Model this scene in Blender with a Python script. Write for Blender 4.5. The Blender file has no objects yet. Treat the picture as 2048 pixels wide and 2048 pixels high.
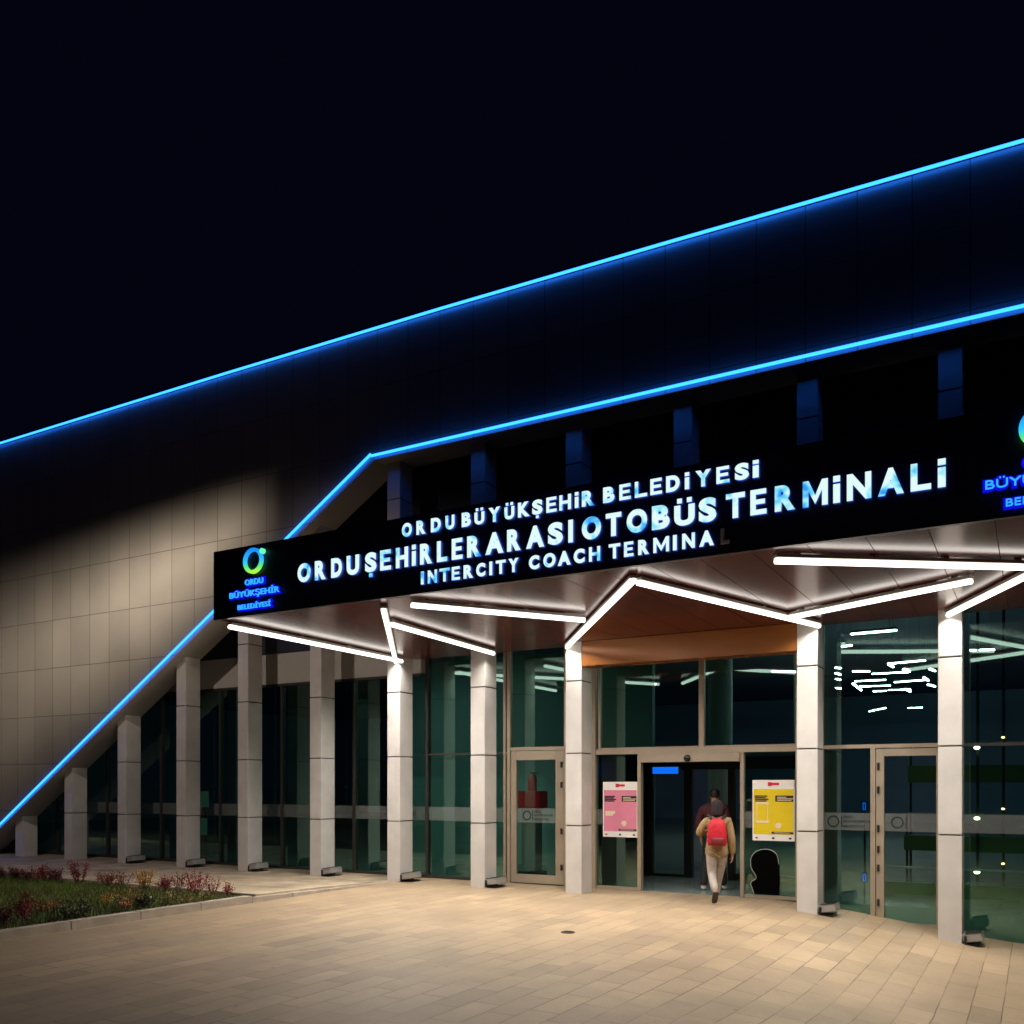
import bpy, bmesh, math, random
from mathutils import Vector, Matrix
R = math.radians
scene = bpy.context.scene
col = scene.collection
random.seed(7)

# ------------------------------------------------------------------ camera, sky, exposure
cam_d = bpy.data.cameras.new("camera")
cam_d.sensor_width = 36.0
cam_d.lens = 31.89
cam_d.shift_y = 0.2666
cam_d.clip_end = 2000
cam = bpy.data.objects.new("camera", cam_d)
cam.location = (0, 0, 1.75)
cam.rotation_euler = (R(90), 0, R(30))
col.objects.link(cam)
scene.camera = cam

w = bpy.data.worlds.new("World")
scene.world = w
w.use_nodes = True
w.node_tree.nodes["Background"].inputs[0].default_value = (0.0011, 0.0012, 0.0048, 1)
w.node_tree.nodes["Background"].inputs[1].default_value = 1.0
scene.view_settings.view_transform = 'Standard'
scene.view_settings.look = 'None'
scene.view_settings.exposure = 0.0
scene.view_settings.gamma = 1.0
scene.cycles.max_bounces = 8
scene.cycles.transparent_max_bounces = 24
scene.cycles.sample_clamp_indirect = 4.0
scene.cycles.caustics_reflective = False
scene.cycles.caustics_refractive = False

TUBE_E = 3.4         # glow of the canopy light tubes
TUBE_W = 20.0        # watts per metre they throw down
PEND_E = 55.0         # lamps of the hall
FLOOD_W = 12500.0      # flood light behind the end of the sign
LAMP_W = 1500.0       # street lamp of the forecourt


def lamp(name, loc, aim, watts, colour, angle, blend, radius):
    l = bpy.data.lights.new(name, 'SPOT')
    l.energy = watts
    l.color = colour
    l.spot_size = R(angle)
    l.spot_blend = blend
    l.shadow_soft_size = radius
    o = bpy.data.objects.new(name, l)
    o.location = loc
    o.rotation_euler = (Vector(aim) - Vector(loc)).to_track_quat('-Z', 'Y').to_euler()
    col.objects.link(o)
    return o


def wall_washer_light(loc, watts, colour):
    """asymmetric wall washer: sharp upper cut-off, soft side cut-off, less light downwards"""
    l = bpy.data.lights.new("flood_lamp", 'POINT')
    l.energy = watts
    l.color = colour
    l.shadow_soft_size = 0.06
    l.use_nodes = True
    nt = l.node_tree
    nt.nodes.clear()
    out = nt.nodes.new("ShaderNodeOutputLight")
    em = nt.nodes.new("ShaderNodeEmission")
    tc = nt.nodes.new("ShaderNodeTexCoord")

    def edge(n, a, b):
        dt = nt.nodes.new("ShaderNodeVectorMath")
        dt.operation = 'DOT_PRODUCT'
        dt.inputs[1].default_value = n
        nt.links.new(tc.outputs["Normal"], dt.inputs[0])
        mr = nt.nodes.new("ShaderNodeMapRange")
        mr.interpolation_type = 'SMOOTHSTEP'
        mr.inputs["From Min"].default_value = a
        mr.inputs["From Max"].default_value = b
        nt.links.new(dt.outputs["Value"], mr.inputs[0])
        return mr
    n_top = (0.052, 0.678, -0.734)
    top = edge(n_top, -0.01, 0.17)
    side = edge((-0.74, -0.673, 0.0), -0.02, 0.40)
    low = edge(n_top, 0.13, 0.40)
    low.inputs["To Min"].default_value = 1.0
    low.inputs["To Max"].default_value = 0.015
    far = edge((-1.0, 0.0, 0.0), 0.75, 1.0)
    far.inputs["To Min"].default_value = 1.0
    far.inputs["To Max"].default_value = 2.2
    prev = top
    for q in (side, low, far):
        mu = nt.nodes.new("ShaderNodeMath")
        mu.operation = 'MULTIPLY'
        nt.links.new(prev.outputs[0], mu.inputs[0])
        nt.links.new(q.outputs[0], mu.inputs[1])
        prev = mu
    nt.links.new(prev.outputs[0], em.inputs["Strength"])
    nt.links.new(em.outputs[0], out.inputs[0])
    o = bpy.data.objects.new("flood_lamp", l)
    o.location = loc
    col.objects.link(o)


wall_washer_light((-9.55, 9.55, 5.12), FLOOD_W, (1.0, 0.84, 0.66))
def street_light(loc, watts, colour):
    """full cut-off street lamp standing outside the picture: nothing above a low angle"""
    l = bpy.data.lights.new("street_lamp_light", 'POINT')
    l.energy = watts
    l.color = colour
    l.shadow_soft_size = 0.12
    l.use_nodes = True
    nt = l.node_tree
    nt.nodes.clear()
    out = nt.nodes.new("ShaderNodeOutputLight")
    em = nt.nodes.new("ShaderNodeEmission")
    tc = nt.nodes.new("ShaderNodeTexCoord")
    dt = nt.nodes.new("ShaderNodeVectorMath")
    dt.operation = 'DOT_PRODUCT'
    dt.inputs[1].default_value = (0, 0, -1)
    nt.links.new(tc.outputs["Normal"], dt.inputs[0])
    mr = nt.nodes.new("ShaderNodeMapRange")
    mr.interpolation_type = 'SMOOTHSTEP'
    mr.inputs["From Min"].default_value = 0.22
    mr.inputs["From Max"].default_value = 0.50
    nt.links.new(dt.outputs["Value"], mr.inputs[0])
    sh = nt.nodes.new("ShaderNodeVectorMath")          # added side cut-off that keeps this light off the sign
    sh.operation = 'DOT_PRODUCT'
    sh.inputs[1].default_value = (-0.9, 0.436, 0)
    nt.links.new(tc.outputs["Normal"], sh.inputs[0])
    ms = nt.nodes.new("ShaderNodeMapRange")
    ms.interpolation_type = 'SMOOTHSTEP'
    ms.inputs["From Min"].default_value = 0.02
    ms.inputs["From Max"].default_value = 0.20
    nt.links.new(sh.outputs["Value"], ms.inputs[0])
    mu = nt.nodes.new("ShaderNodeMath")
    mu.operation = 'MULTIPLY'
    nt.links.new(mr.outputs[0], mu.inputs[0])
    nt.links.new(ms.outputs[0], mu.inputs[1])
    nt.links.new(mu.outputs[0], em.inputs["Strength"])
    nt.links.new(em.outputs[0], out.inputs[0])
    o = bpy.data.objects.new("street_lamp_light", l)
    o.location = loc
    col.objects.link(o)


street_light((-13.0, 3.0, 10.0), LAMP_W, (1.0, 0.83, 0.72))


# ------------------------------------------------------------------ materials
def new_mat(name):
    m = bpy.data.materials.new(name)
    m.use_nodes = True
    nt = m.node_tree
    nt.nodes.clear()
    out = nt.nodes.new("ShaderNodeOutputMaterial")
    return m, nt, out


def N(nt, kind, **kw):
    n = nt.nodes.new(kind)
    for k, v in kw.items():
        if k in n.inputs:
            n.inputs[k].default_value = v
        else:
            setattr(n, k, v)
    return n


def pbr(name, colour, rough=0.5, metal=0.0, spec=0.5, noise=0.0, scale=6.0, bump=0.0, bscale=60.0, stretch=None, coat=0.0):
    m, nt, out = new_mat(name)
    b = N(nt, "ShaderNodeBsdfPrincipled")
    b.inputs["Base Color"].default_value = (*colour, 1)
    b.inputs["Roughness"].default_value = rough
    b.inputs["Metallic"].default_value = metal
    b.inputs["Specular IOR Level"].default_value = spec
    b.inputs["Coat Weight"].default_value = coat
    nt.links.new(b.outputs[0], out.inputs[0])
    tc = N(nt, "ShaderNodeTexCoord")
    mp = N(nt, "ShaderNodeMapping")
    if stretch:
        mp.inputs["Scale"].default_value = stretch
    nt.links.new(tc.outputs["Object"], mp.inputs[0])
    if noise:
        nz = N(nt, "ShaderNodeTexNoise", Scale=scale, Detail=5.0, Roughness=0.6)
        nt.links.new(mp.outputs[0], nz.inputs["Vector"])
        rmp = N(nt, "ShaderNodeMapRange")
        rmp.inputs["From Min"].default_value = 0.3
        rmp.inputs["From Max"].default_value = 0.7
        rmp.inputs["To Min"].default_value = 1 - noise
        rmp.inputs["To Max"].default_value = 1 + noise * 0.6
        nt.links.new(nz.outputs[0], rmp.inputs[0])
        mx = N(nt, "ShaderNodeVectorMath", operation='SCALE')
        mx.inputs[0].default_value = colour
        nt.links.new(rmp.outputs[0], mx.inputs["Scale"])
        nt.links.new(mx.outputs[0], b.inputs["Base Color"])
        r2 = N(nt, "ShaderNodeMapRange")
        r2.inputs["To Min"].default_value = rough * 0.8
        r2.inputs["To Max"].default_value = min(1, rough * 1.25)
        nt.links.new(nz.outputs[0], r2.inputs[0])
        nt.links.new(r2.outputs[0], b.inputs["Roughness"])
    if bump:
        nb = N(nt, "ShaderNodeTexNoise", Scale=bscale, Detail=4.0)
        nt.links.new(mp.outputs[0], nb.inputs["Vector"])
        bp = N(nt, "ShaderNodeBump", Strength=bump, Distance=0.02)
        nt.links.new(nb.outputs[0], bp.inputs["Height"])
        nt.links.new(bp.outputs[0], b.inputs["Normal"])
    return m


def glow(name, colour, strength):
    m, nt, out = new_mat(name)
    e = N(nt, "ShaderNodeEmission", Color=(*colour, 1), Strength=strength)
    nt.links.new(e.outputs[0], out.inputs[0])
    return m


def letter_glow():
    m, nt, out = new_mat("letter_face_led")
    tc = N(nt, "ShaderNodeTexCoord")
    nz = N(nt, "ShaderNodeTexNoise", Scale=5.5, Detail=2.0)
    geo = N(nt, "ShaderNodeNewGeometry")
    nt.links.new(geo.outputs["Position"], nz.inputs["Vector"])
    cr = N(nt, "ShaderNodeValToRGB")
    cr.color_ramp.elements[0].position = 0.26
    cr.color_ramp.elements[0].color = (0.03, 0.34, 0.95, 1)
    cr.color_ramp.elements[1].position = 0.45
    cr.color_ramp.elements[1].color = (0.76, 1.0, 0.97, 1)
    e2 = cr.color_ramp.elements.new(0.35)
    e2.color = (0.25, 0.80, 0.97, 1)
    nt.links.new(nz.outputs[0], cr.inputs[0])
    e = N(nt, "ShaderNodeEmission", Strength=0.98)
    nt.links.new(cr.outputs[0], e.inputs[0])
    nt.links.new(e.outputs[0], out.inputs[0])
    return m


def ring_glow():
    m, nt, out = new_mat("ring_led")
    geo = N(nt, "ShaderNodeNewGeometry")
    sx = N(nt, "ShaderNodeSeparateXYZ")
    nt.links.new(geo.outputs["Position"], sx.inputs[0])
    mr = N(nt, "ShaderNodeMapRange")
    mr.inputs["From Min"].default_value = 4.59
    mr.inputs["From Max"].default_value = 4.93
    nt.links.new(sx.outputs["Z"], mr.inputs[0])
    cr = N(nt, "ShaderNodeValToRGB")
    el = cr.color_ramp.elements
    el[0].position = 0.0
    el[0].color = (0.45, 1.0, 0.02, 1)
    el[1].position = 1.0
    el[1].color = (0.01, 0.22, 1.0, 1)
    a = el.new(0.28)
    a.color = (0.10, 0.85, 0.25, 1)
    a = el.new(0.5)
    a.color = (0.03, 0.55, 1.0, 1)
    nt.links.new(mr.outputs[0], cr.inputs[0])
    e = N(nt, "ShaderNodeEmission", Strength=1.0)
    nt.links.new(cr.outputs[0], e.inputs[0])
    nt.links.new(e.outputs[0], out.inputs[0])
    return m


def glass(name, tint, refl, ior=1.75):
    m, nt, out = new_mat(name)
    tr = N(nt, "ShaderNodeBsdfTransparent", Color=(*tint, 1))
    gl = N(nt, "ShaderNodeBsdfGlossy", Color=(*refl, 1), Roughness=0.012)
    fr = N(nt, "ShaderNodeFresnel", IOR=ior)
    gm = N(nt, "ShaderNodeNewGeometry")               # the far face of a thin pane reflects like the near one
    io = N(nt, "ShaderNodeMapRange")
    io.inputs["To Min"].default_value = ior
    io.inputs["To Max"].default_value = 1.0 / ior
    nt.links.new(gm.outputs["Backfacing"], io.inputs[0])
    nt.links.new(io.outputs[0], fr.inputs["IOR"])
    tc = N(nt, "ShaderNodeTexCoord")
    nz = N(nt, "ShaderNodeTexNoise", Scale=0.9, Detail=1.0)
    nt.links.new(tc.outputs["Object"], nz.inputs["Vector"])
    bp = N(nt, "ShaderNodeBump", Strength=0.02, Distance=0.05)
    nt.links.new(nz.outputs[0], bp.inputs["Height"])
    nt.links.new(bp.outputs[0], gl.inputs["Normal"])
    mx = N(nt, "ShaderNodeMixShader")
    nt.links.new(fr.outputs[0], mx.inputs[0])
    nt.links.new(tr.outputs[0], mx.inputs[1])
    nt.links.new(gl.outputs[0], mx.inputs[2])
    nt.links.new(mx.outputs[0], out.inputs[0])
    return m


def film(name, colour, cover):
    m, nt, out = new_mat(name)
    tr = N(nt, "ShaderNodeBsdfTransparent")
    d = N(nt, "ShaderNodeBsdfDiffuse", Color=(*colour, 1))
    mx = N(nt, "ShaderNodeMixShader")
    mx.inputs[0].default_value = cover
    nt.links.new(tr.outputs[0], mx.inputs[1])
    nt.links.new(d.outputs[0], mx.inputs[2])
    nt.links.new(mx.outputs[0], out.inputs[0])
    return m


def paving():
    """rectangular granite pavers, long side towards the building, running bond"""
    m, nt, out = new_mat("granite_pavers")
    b = N(nt, "ShaderNodeBsdfPrincipled", Roughness=0.6)
    nt.links.new(b.outputs[0], out.inputs[0])
    geo = N(nt, "ShaderNodeNewGeometry")
    sx = N(nt, "ShaderNodeSeparateXYZ")
    nt.links.new(geo.outputs["Position"], sx.inputs[0])
    wob = N(nt, "ShaderNodeTexNoise", Scale=2.3, Detail=3.0)
    nt.links.new(geo.outputs["Position"], wob.inputs["Vector"])
    add = N(nt, "ShaderNodeMath", operation='MULTIPLY_ADD')
    add.inputs[1].default_value = 0.016
    nt.links.new(wob.outputs[0], add.inputs[0])
    nt.links.new(sx.outputs["X"], add.inputs[2])
    cx = N(nt, "ShaderNodeCombineXYZ")
    nt.links.new(sx.outputs["Y"], cx.inputs["X"])
    nt.links.new(add.outputs[0], cx.inputs["Y"])
    bt = N(nt, "ShaderNodeTexBrick")
    bt.offset = 0.37
    bt.offset_frequency = 2
    bt.squash = 1.0
    bt.inputs["Scale"].default_value = 1.0
    bt.inputs["Brick Width"].default_value = 0.62
    bt.inputs["Row Height"].default_value = 0.262
    bt.inputs["Mortar Size"].default_value = 0.0055
    bt.inputs["Mortar Smooth"].default_value = 0.3
    bt.inputs["Bias"].default_value = -0.25
    bt.inputs["Color1"].default_value = (0.45, 0.33, 0.205, 1)
    bt.inputs["Color2"].default_value = (0.285, 0.212, 0.145, 1)
    bt.inputs["Mortar"].default_value = (0.11, 0.08, 0.055, 1)
    nt.links.new(cx.outputs[0], bt.inputs["Vector"])
    # worn joints: the mortar line fades in patches
    n1 = N(nt, "ShaderNodeTexNoise", Scale=0.55, Detail=6.0, Roughness=0.65)
    nt.links.new(geo.outputs["Position"], n1.inputs["Vector"])
    n2 = N(nt, "ShaderNodeTexNoise", Scale=95.0, Detail=2.0)
    nt.links.new(geo.outputs["Position"], n2.inputs["Vector"])
    r1 = N(nt, "ShaderNodeMapRange")
    r1.inputs["From Min"].default_value = 0.3
    r1.inputs["From Max"].default_value = 0.7
    r1.inputs["To Min"].default_value = 0.70
    r1.inputs["To Max"].default_value = 1.14
    nt.links.new(n1.outputs[0], r1.inputs[0])
    r2 = N(nt, "ShaderNodeMapRange")
    r2.inputs["From Min"].default_value = 0.3
    r2.inputs["From Max"].default_value = 0.7
    r2.inputs["To Min"].default_value = 0.88
    r2.inputs["To Max"].default_value = 1.10
    nt.links.new(n2.outputs[0], r2.inputs[0])
    mu = N(nt, "ShaderNodeMath", operation='MULTIPLY')
    nt.links.new(r1.outputs[0], mu.inputs[0])
    nt.links.new(r2.outputs[0], mu.inputs[1])
    flat = N(nt, "ShaderNodeMix", data_type='RGBA')
    flat.inputs["A"].default_value = (0.40, 0.293, 0.185, 1)
    n3 = N(nt, "ShaderNodeTexNoise", Scale=0.8, Detail=4.0, Roughness=0.7)
    nt.links.new(geo.outputs["Position"], n3.inputs["Vector"])
    r4 = N(nt, "ShaderNodeMapRange")
    r4.inputs["From Min"].default_value = 0.40
    r4.inputs["From Max"].default_value = 0.58
    r4.inputs["To Min"].default_value = 0.22
    r4.inputs["To Max"].default_value = 1.0
    nt.links.new(n3.outputs[0], r4.inputs[0])
    nt.links.new(r4.outputs[0], flat.inputs["Factor"])
    nt.links.new(bt.outputs["Color"], flat.inputs["B"])
    # small dark spots trodden into the stone
    vo = N(nt, "ShaderNodeTexVoronoi", Scale=1.7)
    vo.inputs["Randomness"].default_value = 1.0
    nt.links.new(geo.outputs["Position"], vo.inputs["Vector"])
    r5 = N(nt, "ShaderNodeMapRange")
    r5.inputs["From Min"].default_value = 0.022
    r5.inputs["From Max"].default_value = 0.045
    r5.inputs["To Min"].default_value = 0.55
    r5.inputs["To Max"].default_value = 1.0
    nt.links.new(vo.outputs["Distance"], r5.inputs[0])
    mu2 = N(nt, "ShaderNodeMath", operation='MULTIPLY')
    nt.links.new(mu.outputs[0], mu2.inputs[0])
    nt.links.new(r5.outputs[0], mu2.inputs[1])
    sc = N(nt, "ShaderNodeVectorMath", operation='SCALE')
    nt.links.new(flat.outputs["Result"], sc.inputs[0])
    nt.links.new(mu2.outputs[0], sc.inputs["Scale"])
    nt.links.new(sc.outputs[0], b.inputs["Base Color"])
    r3 = N(nt, "ShaderNodeMapRange")
    r3.inputs["To Min"].default_value = 0.38
    r3.inputs["To Max"].default_value = 0.72
    nt.links.new(n1.outputs[0], r3.inputs[0])
    nt.links.new(r3.outputs[0], b.inputs["Roughness"])
    hgt = N(nt, "ShaderNodeMath", operation='MULTIPLY_ADD')
    hgt.inputs[1].default_value = -1.0
    nt.links.new(bt.outputs["Fac"], hgt.inputs[0])
    sm = N(nt, "ShaderNodeMath", operation='MULTIPLY')
    sm.inputs[1].default_value = 0.25
    nt.links.new(n2.outputs[0], sm.inputs[0])
    nt.links.new(sm.outputs[0], hgt.inputs[2])
    bp = N(nt, "ShaderNodeBump", Strength=0.5, Distance=0.006)
    nt.links.new(hgt.outputs[0], bp.inputs["Height"])
    nt.links.new(bp.outputs[0], b.inputs["Normal"])
    return m


def cladding():
    """satin panels 0.68 x 1.11 m with shadow joints, slightly uneven tone per panel"""
    m, nt, out = new_mat("cladding_panels")
    b = N(nt, "ShaderNodeBsdfPrincipled", Roughness=0.46)
    b.inputs["Metallic"].default_value = 0.5
    nt.links.new(b.outputs[0], out.inputs[0])
    geo = N(nt, "ShaderNodeNewGeometry")
    sx = N(nt, "ShaderNodeSeparateXYZ")
    nt.links.new(geo.outputs["Position"], sx.inputs[0])
    ax = N(nt, "ShaderNodeMath", operation='ADD')
    ax.inputs[1].default_value = 0.04
    nt.links.new(sx.outputs["X"], ax.inputs[0])
    az = N(nt, "ShaderNodeMath", operation='ADD')
    az.inputs[1].default_value = -0.02
    nt.links.new(sx.outputs["Z"], az.inputs[0])
    cx = N(nt, "ShaderNodeCombineXYZ")
    nt.links.new(ax.outputs[0], cx.inputs["X"])
    nt.links.new(az.outputs[0], cx.inputs["Y"])
    bt = N(nt, "ShaderNodeTexBrick")
    bt.offset = 0.0
    bt.squash = 1.0
    bt.inputs["Scale"].default_value = 1.0
    bt.inputs["Brick Width"].default_value = 0.68
    bt.inputs["Row Height"].default_value = 1.11
    bt.inputs["Mortar Size"].default_value = 0.009
    bt.inputs["Mortar Smooth"].default_value = 0.1
    bt.inputs["Color1"].default_value = (0.315, 0.296, 0.268, 1)
    bt.inputs["Color2"].default_value = (0.275, 0.258, 0.234, 1)
    bt.inputs["Mortar"].default_value = (0.14, 0.125, 0.105, 1)
    nt.links.new(cx.outputs[0], bt.inputs["Vector"])
    nz = N(nt, "ShaderNodeTexNoise", Scale=0.8, Detail=5.0)
    nt.links.new(geo.outputs["Position"], nz.inputs["Vector"])
    r1 = N(nt, "ShaderNodeMapRange")
    r1.inputs["From Min"].default_value = 0.3
    r1.inputs["From Max"].default_value = 0.7
    r1.inputs["To Min"].default_value = 0.9
    r1.inputs["To Max"].default_value = 1.06
    nt.links.new(nz.outputs[0], r1.inputs[0])
    sc = N(nt, "ShaderNodeVectorMath", operation='SCALE')
    nt.links.new(bt.outputs["Color"], sc.inputs[0])
    nt.links.new(r1.outputs[0], sc.inputs["Scale"])
    nt.links.new(sc.outputs[0], b.inputs["Base Color"])
    hg = N(nt, "ShaderNodeMath", operation='MULTIPLY_ADD')
    hg.inputs[1].default_value = -1.0
    nt.links.new(bt.outputs["Fac"], hg.inputs[0])
    nt.links.new(nz.outputs[0], hg.inputs[2])
    bp = N(nt, "ShaderNodeBump", Strength=0.35, Distance=0.012)
    nt.links.new(hg.outputs[0], bp.inputs["Height"])
    nt.links.new(bp.outputs[0], b.inputs["Normal"])
    return m


M = {
    'pavers': paving(),
    'clad': cladding(),
    'kerb': pbr('kerb_stone', (0.40, 0.34, 0.27), 0.75, noise=0.25, scale=3, bump=0.3, bscale=50),
    'slab': pbr('walkway_stone', (0.43, 0.345, 0.24), 0.7, noise=0.5, scale=1.6, bump=0.25, bscale=30),
    'soil': pbr('soil', (0.045, 0.032, 0.02), 0.95, noise=0.5, scale=9, bump=0.8, bscale=25),
    'grass': pbr('grass_blade', (0.085, 0.125, 0.009), 0.6, noise=0.5, scale=1.7),
    'column': pbr('column_panel', (0.60, 0.575, 0.55), 0.36, noise=0.13, scale=2.1, spec=0.5),
    'joint': pbr('joint_core', (0.05, 0.045, 0.04), 0.8),
    'reveal': pbr('reveal_sheet', (0.33, 0.31, 0.28), 0.45, noise=0.08, scale=1.5),
    'header': pbr('header_panel', (0.42, 0.40, 0.36), 0.5, noise=0.08, scale=1.5),
    'soffit': pbr('soffit_brown_metal', (0.115, 0.030, 0.026), 0.19, metal=0.0, spec=0.27, noise=0.12, scale=1.2, stretch=(1, 0.25, 1)),
    'orange': pbr('beam_copper_sheet', (0.36, 0.125, 0.022), 0.22, metal=0.2, spec=0.6, noise=0.06, scale=1.5),
    'fascia': pbr('fascia_black', (0.018, 0.016, 0.034), 0.40, spec=0.4, noise=0.1, scale=2),
    'trim': pbr('trim_dark_metal', (0.07, 0.06, 0.06), 0.35, metal=0.6),
    'frame': pbr('frame_champagne', (0.42, 0.35, 0.27), 0.38, metal=0.35, noise=0.06, scale=4),
    'framedark': pbr('frame_grey', (0.05, 0.047, 0.042), 0.4, metal=0.3, noise=0.06, scale=4),
    'black': pbr('black_metal', (0.010, 0.010, 0.012), 0.35),
    'blackboard': pbr('black_board', (0.0012, 0.0012, 0.0015), 0.7, spec=0.03),
    'dark': pbr('dark_panel', (0.03, 0.035, 0.06), 0.3, spec=0.5, noise=0.2, scale=2),
    'glass': glass('green_glass', (0.62, 0.83, 0.78), (0.62, 0.88, 0.80), 2.1),
    'clear': glass('door_glass', (0.80, 0.92, 0.88), (0.55, 0.80, 0.72), 1.6),
    'band': film('frosted_film', (0.46, 0.49, 0.47), 0.12),
    'decal': film('grey_decal', (0.03, 0.04, 0.035), 0.55),
    'ifloor': pbr('hall_floor', (0.22, 0.27, 0.25), 0.18, noise=0.15, scale=1.5),
    'iwall': pbr('hall_wall', (0.30, 0.45, 0.70), 0.6, noise=0.15, scale=0.6),
    'iceil': pbr('hall_ceiling', (0.09, 0.12, 0.20), 0.8),
    'icol': pbr('hall_column', (0.40, 0.50, 0.46), 0.5, noise=0.06),
    'igreen': pbr('reflection_band_green', (0.09, 0.19, 0.06), 0.5, noise=0.2, scale=2),
    'tube': glow('light_tube', (1.0, 0.93, 0.84), TUBE_E),
    'pend': glow('hall_lamp', (1.0, 0.96, 0.90), PEND_E),
    'housing': pbr('lamp_housing', (0.45, 0.44, 0.42), 0.4, metal=0.4),
    'led': glow('blue_led', (0.016, 0.175, 1.0), 5.2),
    'letter': letter_glow(),
    'lside': glow('letter_side_blue', (0.004, 0.07, 0.75), 1.1),
    'off': pbr('letter_off', (0.70, 0.72, 0.80), 0.4),
    'ring': ring_glow(),
    'dotled': glow('green_dot_led', (0.15, 1.0, 0.55), 1.0),
    'logoface': glow('logo_letter_led', (0.03, 0.42, 1.0), 1.1),
    'logohalo': glow('logo_blue_backlight', (0.004, 0.004, 0.80), 0.9),
    'flood_body': pbr('floodlight_grey', (0.33, 0.32, 0.30), 0.5, metal=0.2, noise=0.1),
    'flood_lens': pbr('floodlight_lens', (0.03, 0.03, 0.03), 0.1),
    'white': pbr('poster_white', (0.78, 0.76, 0.73), 0.5),
    'pink': pbr('poster_pink', (0.68, 0.22, 0.33), 0.5, noise=0.08, scale=3),
    'yellow': pbr('poster_yellow', (0.72, 0.54, 0.006), 0.5, noise=0.08, scale=3),
    'paper': pbr('poster_cream', (0.75, 0.62, 0.42), 0.5),
    'red': pbr('poster_red', (0.55, 0.02, 0.05), 0.5),
    'ink': pbr('poster_ink', (0.02, 0.015, 0.02), 0.5),
    'coat': pbr('beige_coat', (0.33, 0.225, 0.105), 0.9, noise=0.3, scale=40, bump=0.6, bscale=45),
    'jeans': pbr('light_grey_trousers', (0.42, 0.37, 0.34), 0.85, noise=0.2, scale=14, bump=0.5, bscale=16),
    'hair': pbr('dark_hair', (0.012, 0.008, 0.010), 0.5, noise=0.3, scale=30, stretch=(1, 1, 0.15), bump=0.4, bscale=60),
    'hood': pbr('plum_scarf', (0.018, 0.008, 0.011), 0.8, noise=0.3, scale=20, bump=0.4, bscale=30),
    'skin': pbr('skin', (0.45, 0.26, 0.18), 0.5),
    'bag': pbr('red_nylon', (0.55, 0.004, 0.022), 0.62, noise=0.25, scale=14, bump=0.6, bscale=16),
    'bagdark': pbr('dark_red_nylon', (0.16, 0.006, 0.014), 0.5, noise=0.2, scale=14),
    'strap': pbr('maroon_strap', (0.030, 0.008, 0.012), 0.7),
    'boot': pbr('dark_boot', (0.018, 0.016, 0.015), 0.55),
    'sole': pbr('boot_sole', (0.05, 0.045, 0.04), 0.8, bump=0.8, bscale=60),
    'maroon': pbr('maroon_jacket', (0.055, 0.006, 0.013), 0.8, noise=0.2, scale=14, bump=0.3, bscale=20),
    'trousers': pbr('black_trousers', (0.010, 0.010, 0.012), 0.8),
    'sneaker': pbr('white_sneaker', (0.70, 0.68, 0.66), 0.5),
    'stem': pbr('shrub_stem', (0.05, 0.03, 0.02), 0.8),
    'extred': pbr('extinguisher_red', (0.60, 0.018, 0.028), 0.35),
    'ped': pbr('pedestal_grey', (0.16, 0.17, 0.16), 0.5),
    'bluescreen': glow('blue_display', (0.005, 0.16, 1.0), 1.3),
    'screen': pbr('display_case', (0.012, 0.014, 0.02), 0.4),
    'notice': pbr('notice_teal', (0.45, 0.62, 0.58), 0.5),
    'reflsmall': glow('orange_reflected_lamp', (1.0, 0.55, 0.22), 8.0),
    'reflspot': glow('warm_reflected_lamp', (1.0, 0.78, 0.50), 14.0),
}


def leaf_mat(name, c):
    return pbr(name, c, 0.55, noise=0.45, scale=9)


LEAF = {
    'dark red': leaf_mat('leaf_dark_red', (0.10, 0.012, 0.014)),
    'red': leaf_mat('leaf_red', (0.22, 0.020, 0.022)),
    'crimson': leaf_mat('leaf_crimson', (0.34, 0.030, 0.035)),
    'orange': leaf_mat('leaf_orange', (0.40, 0.13, 0.025)),
    'russet': leaf_mat('leaf_russet', (0.22, 0.07, 0.04)),
    'yellow': leaf_mat('leaf_yellow', (0.48, 0.26, 0.03)),
    'dark green': leaf_mat('leaf_dark_green', (0.035, 0.04, 0.012)),
    'olive': leaf_mat('leaf_olive', (0.20, 0.15, 0.02)),
}


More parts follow.
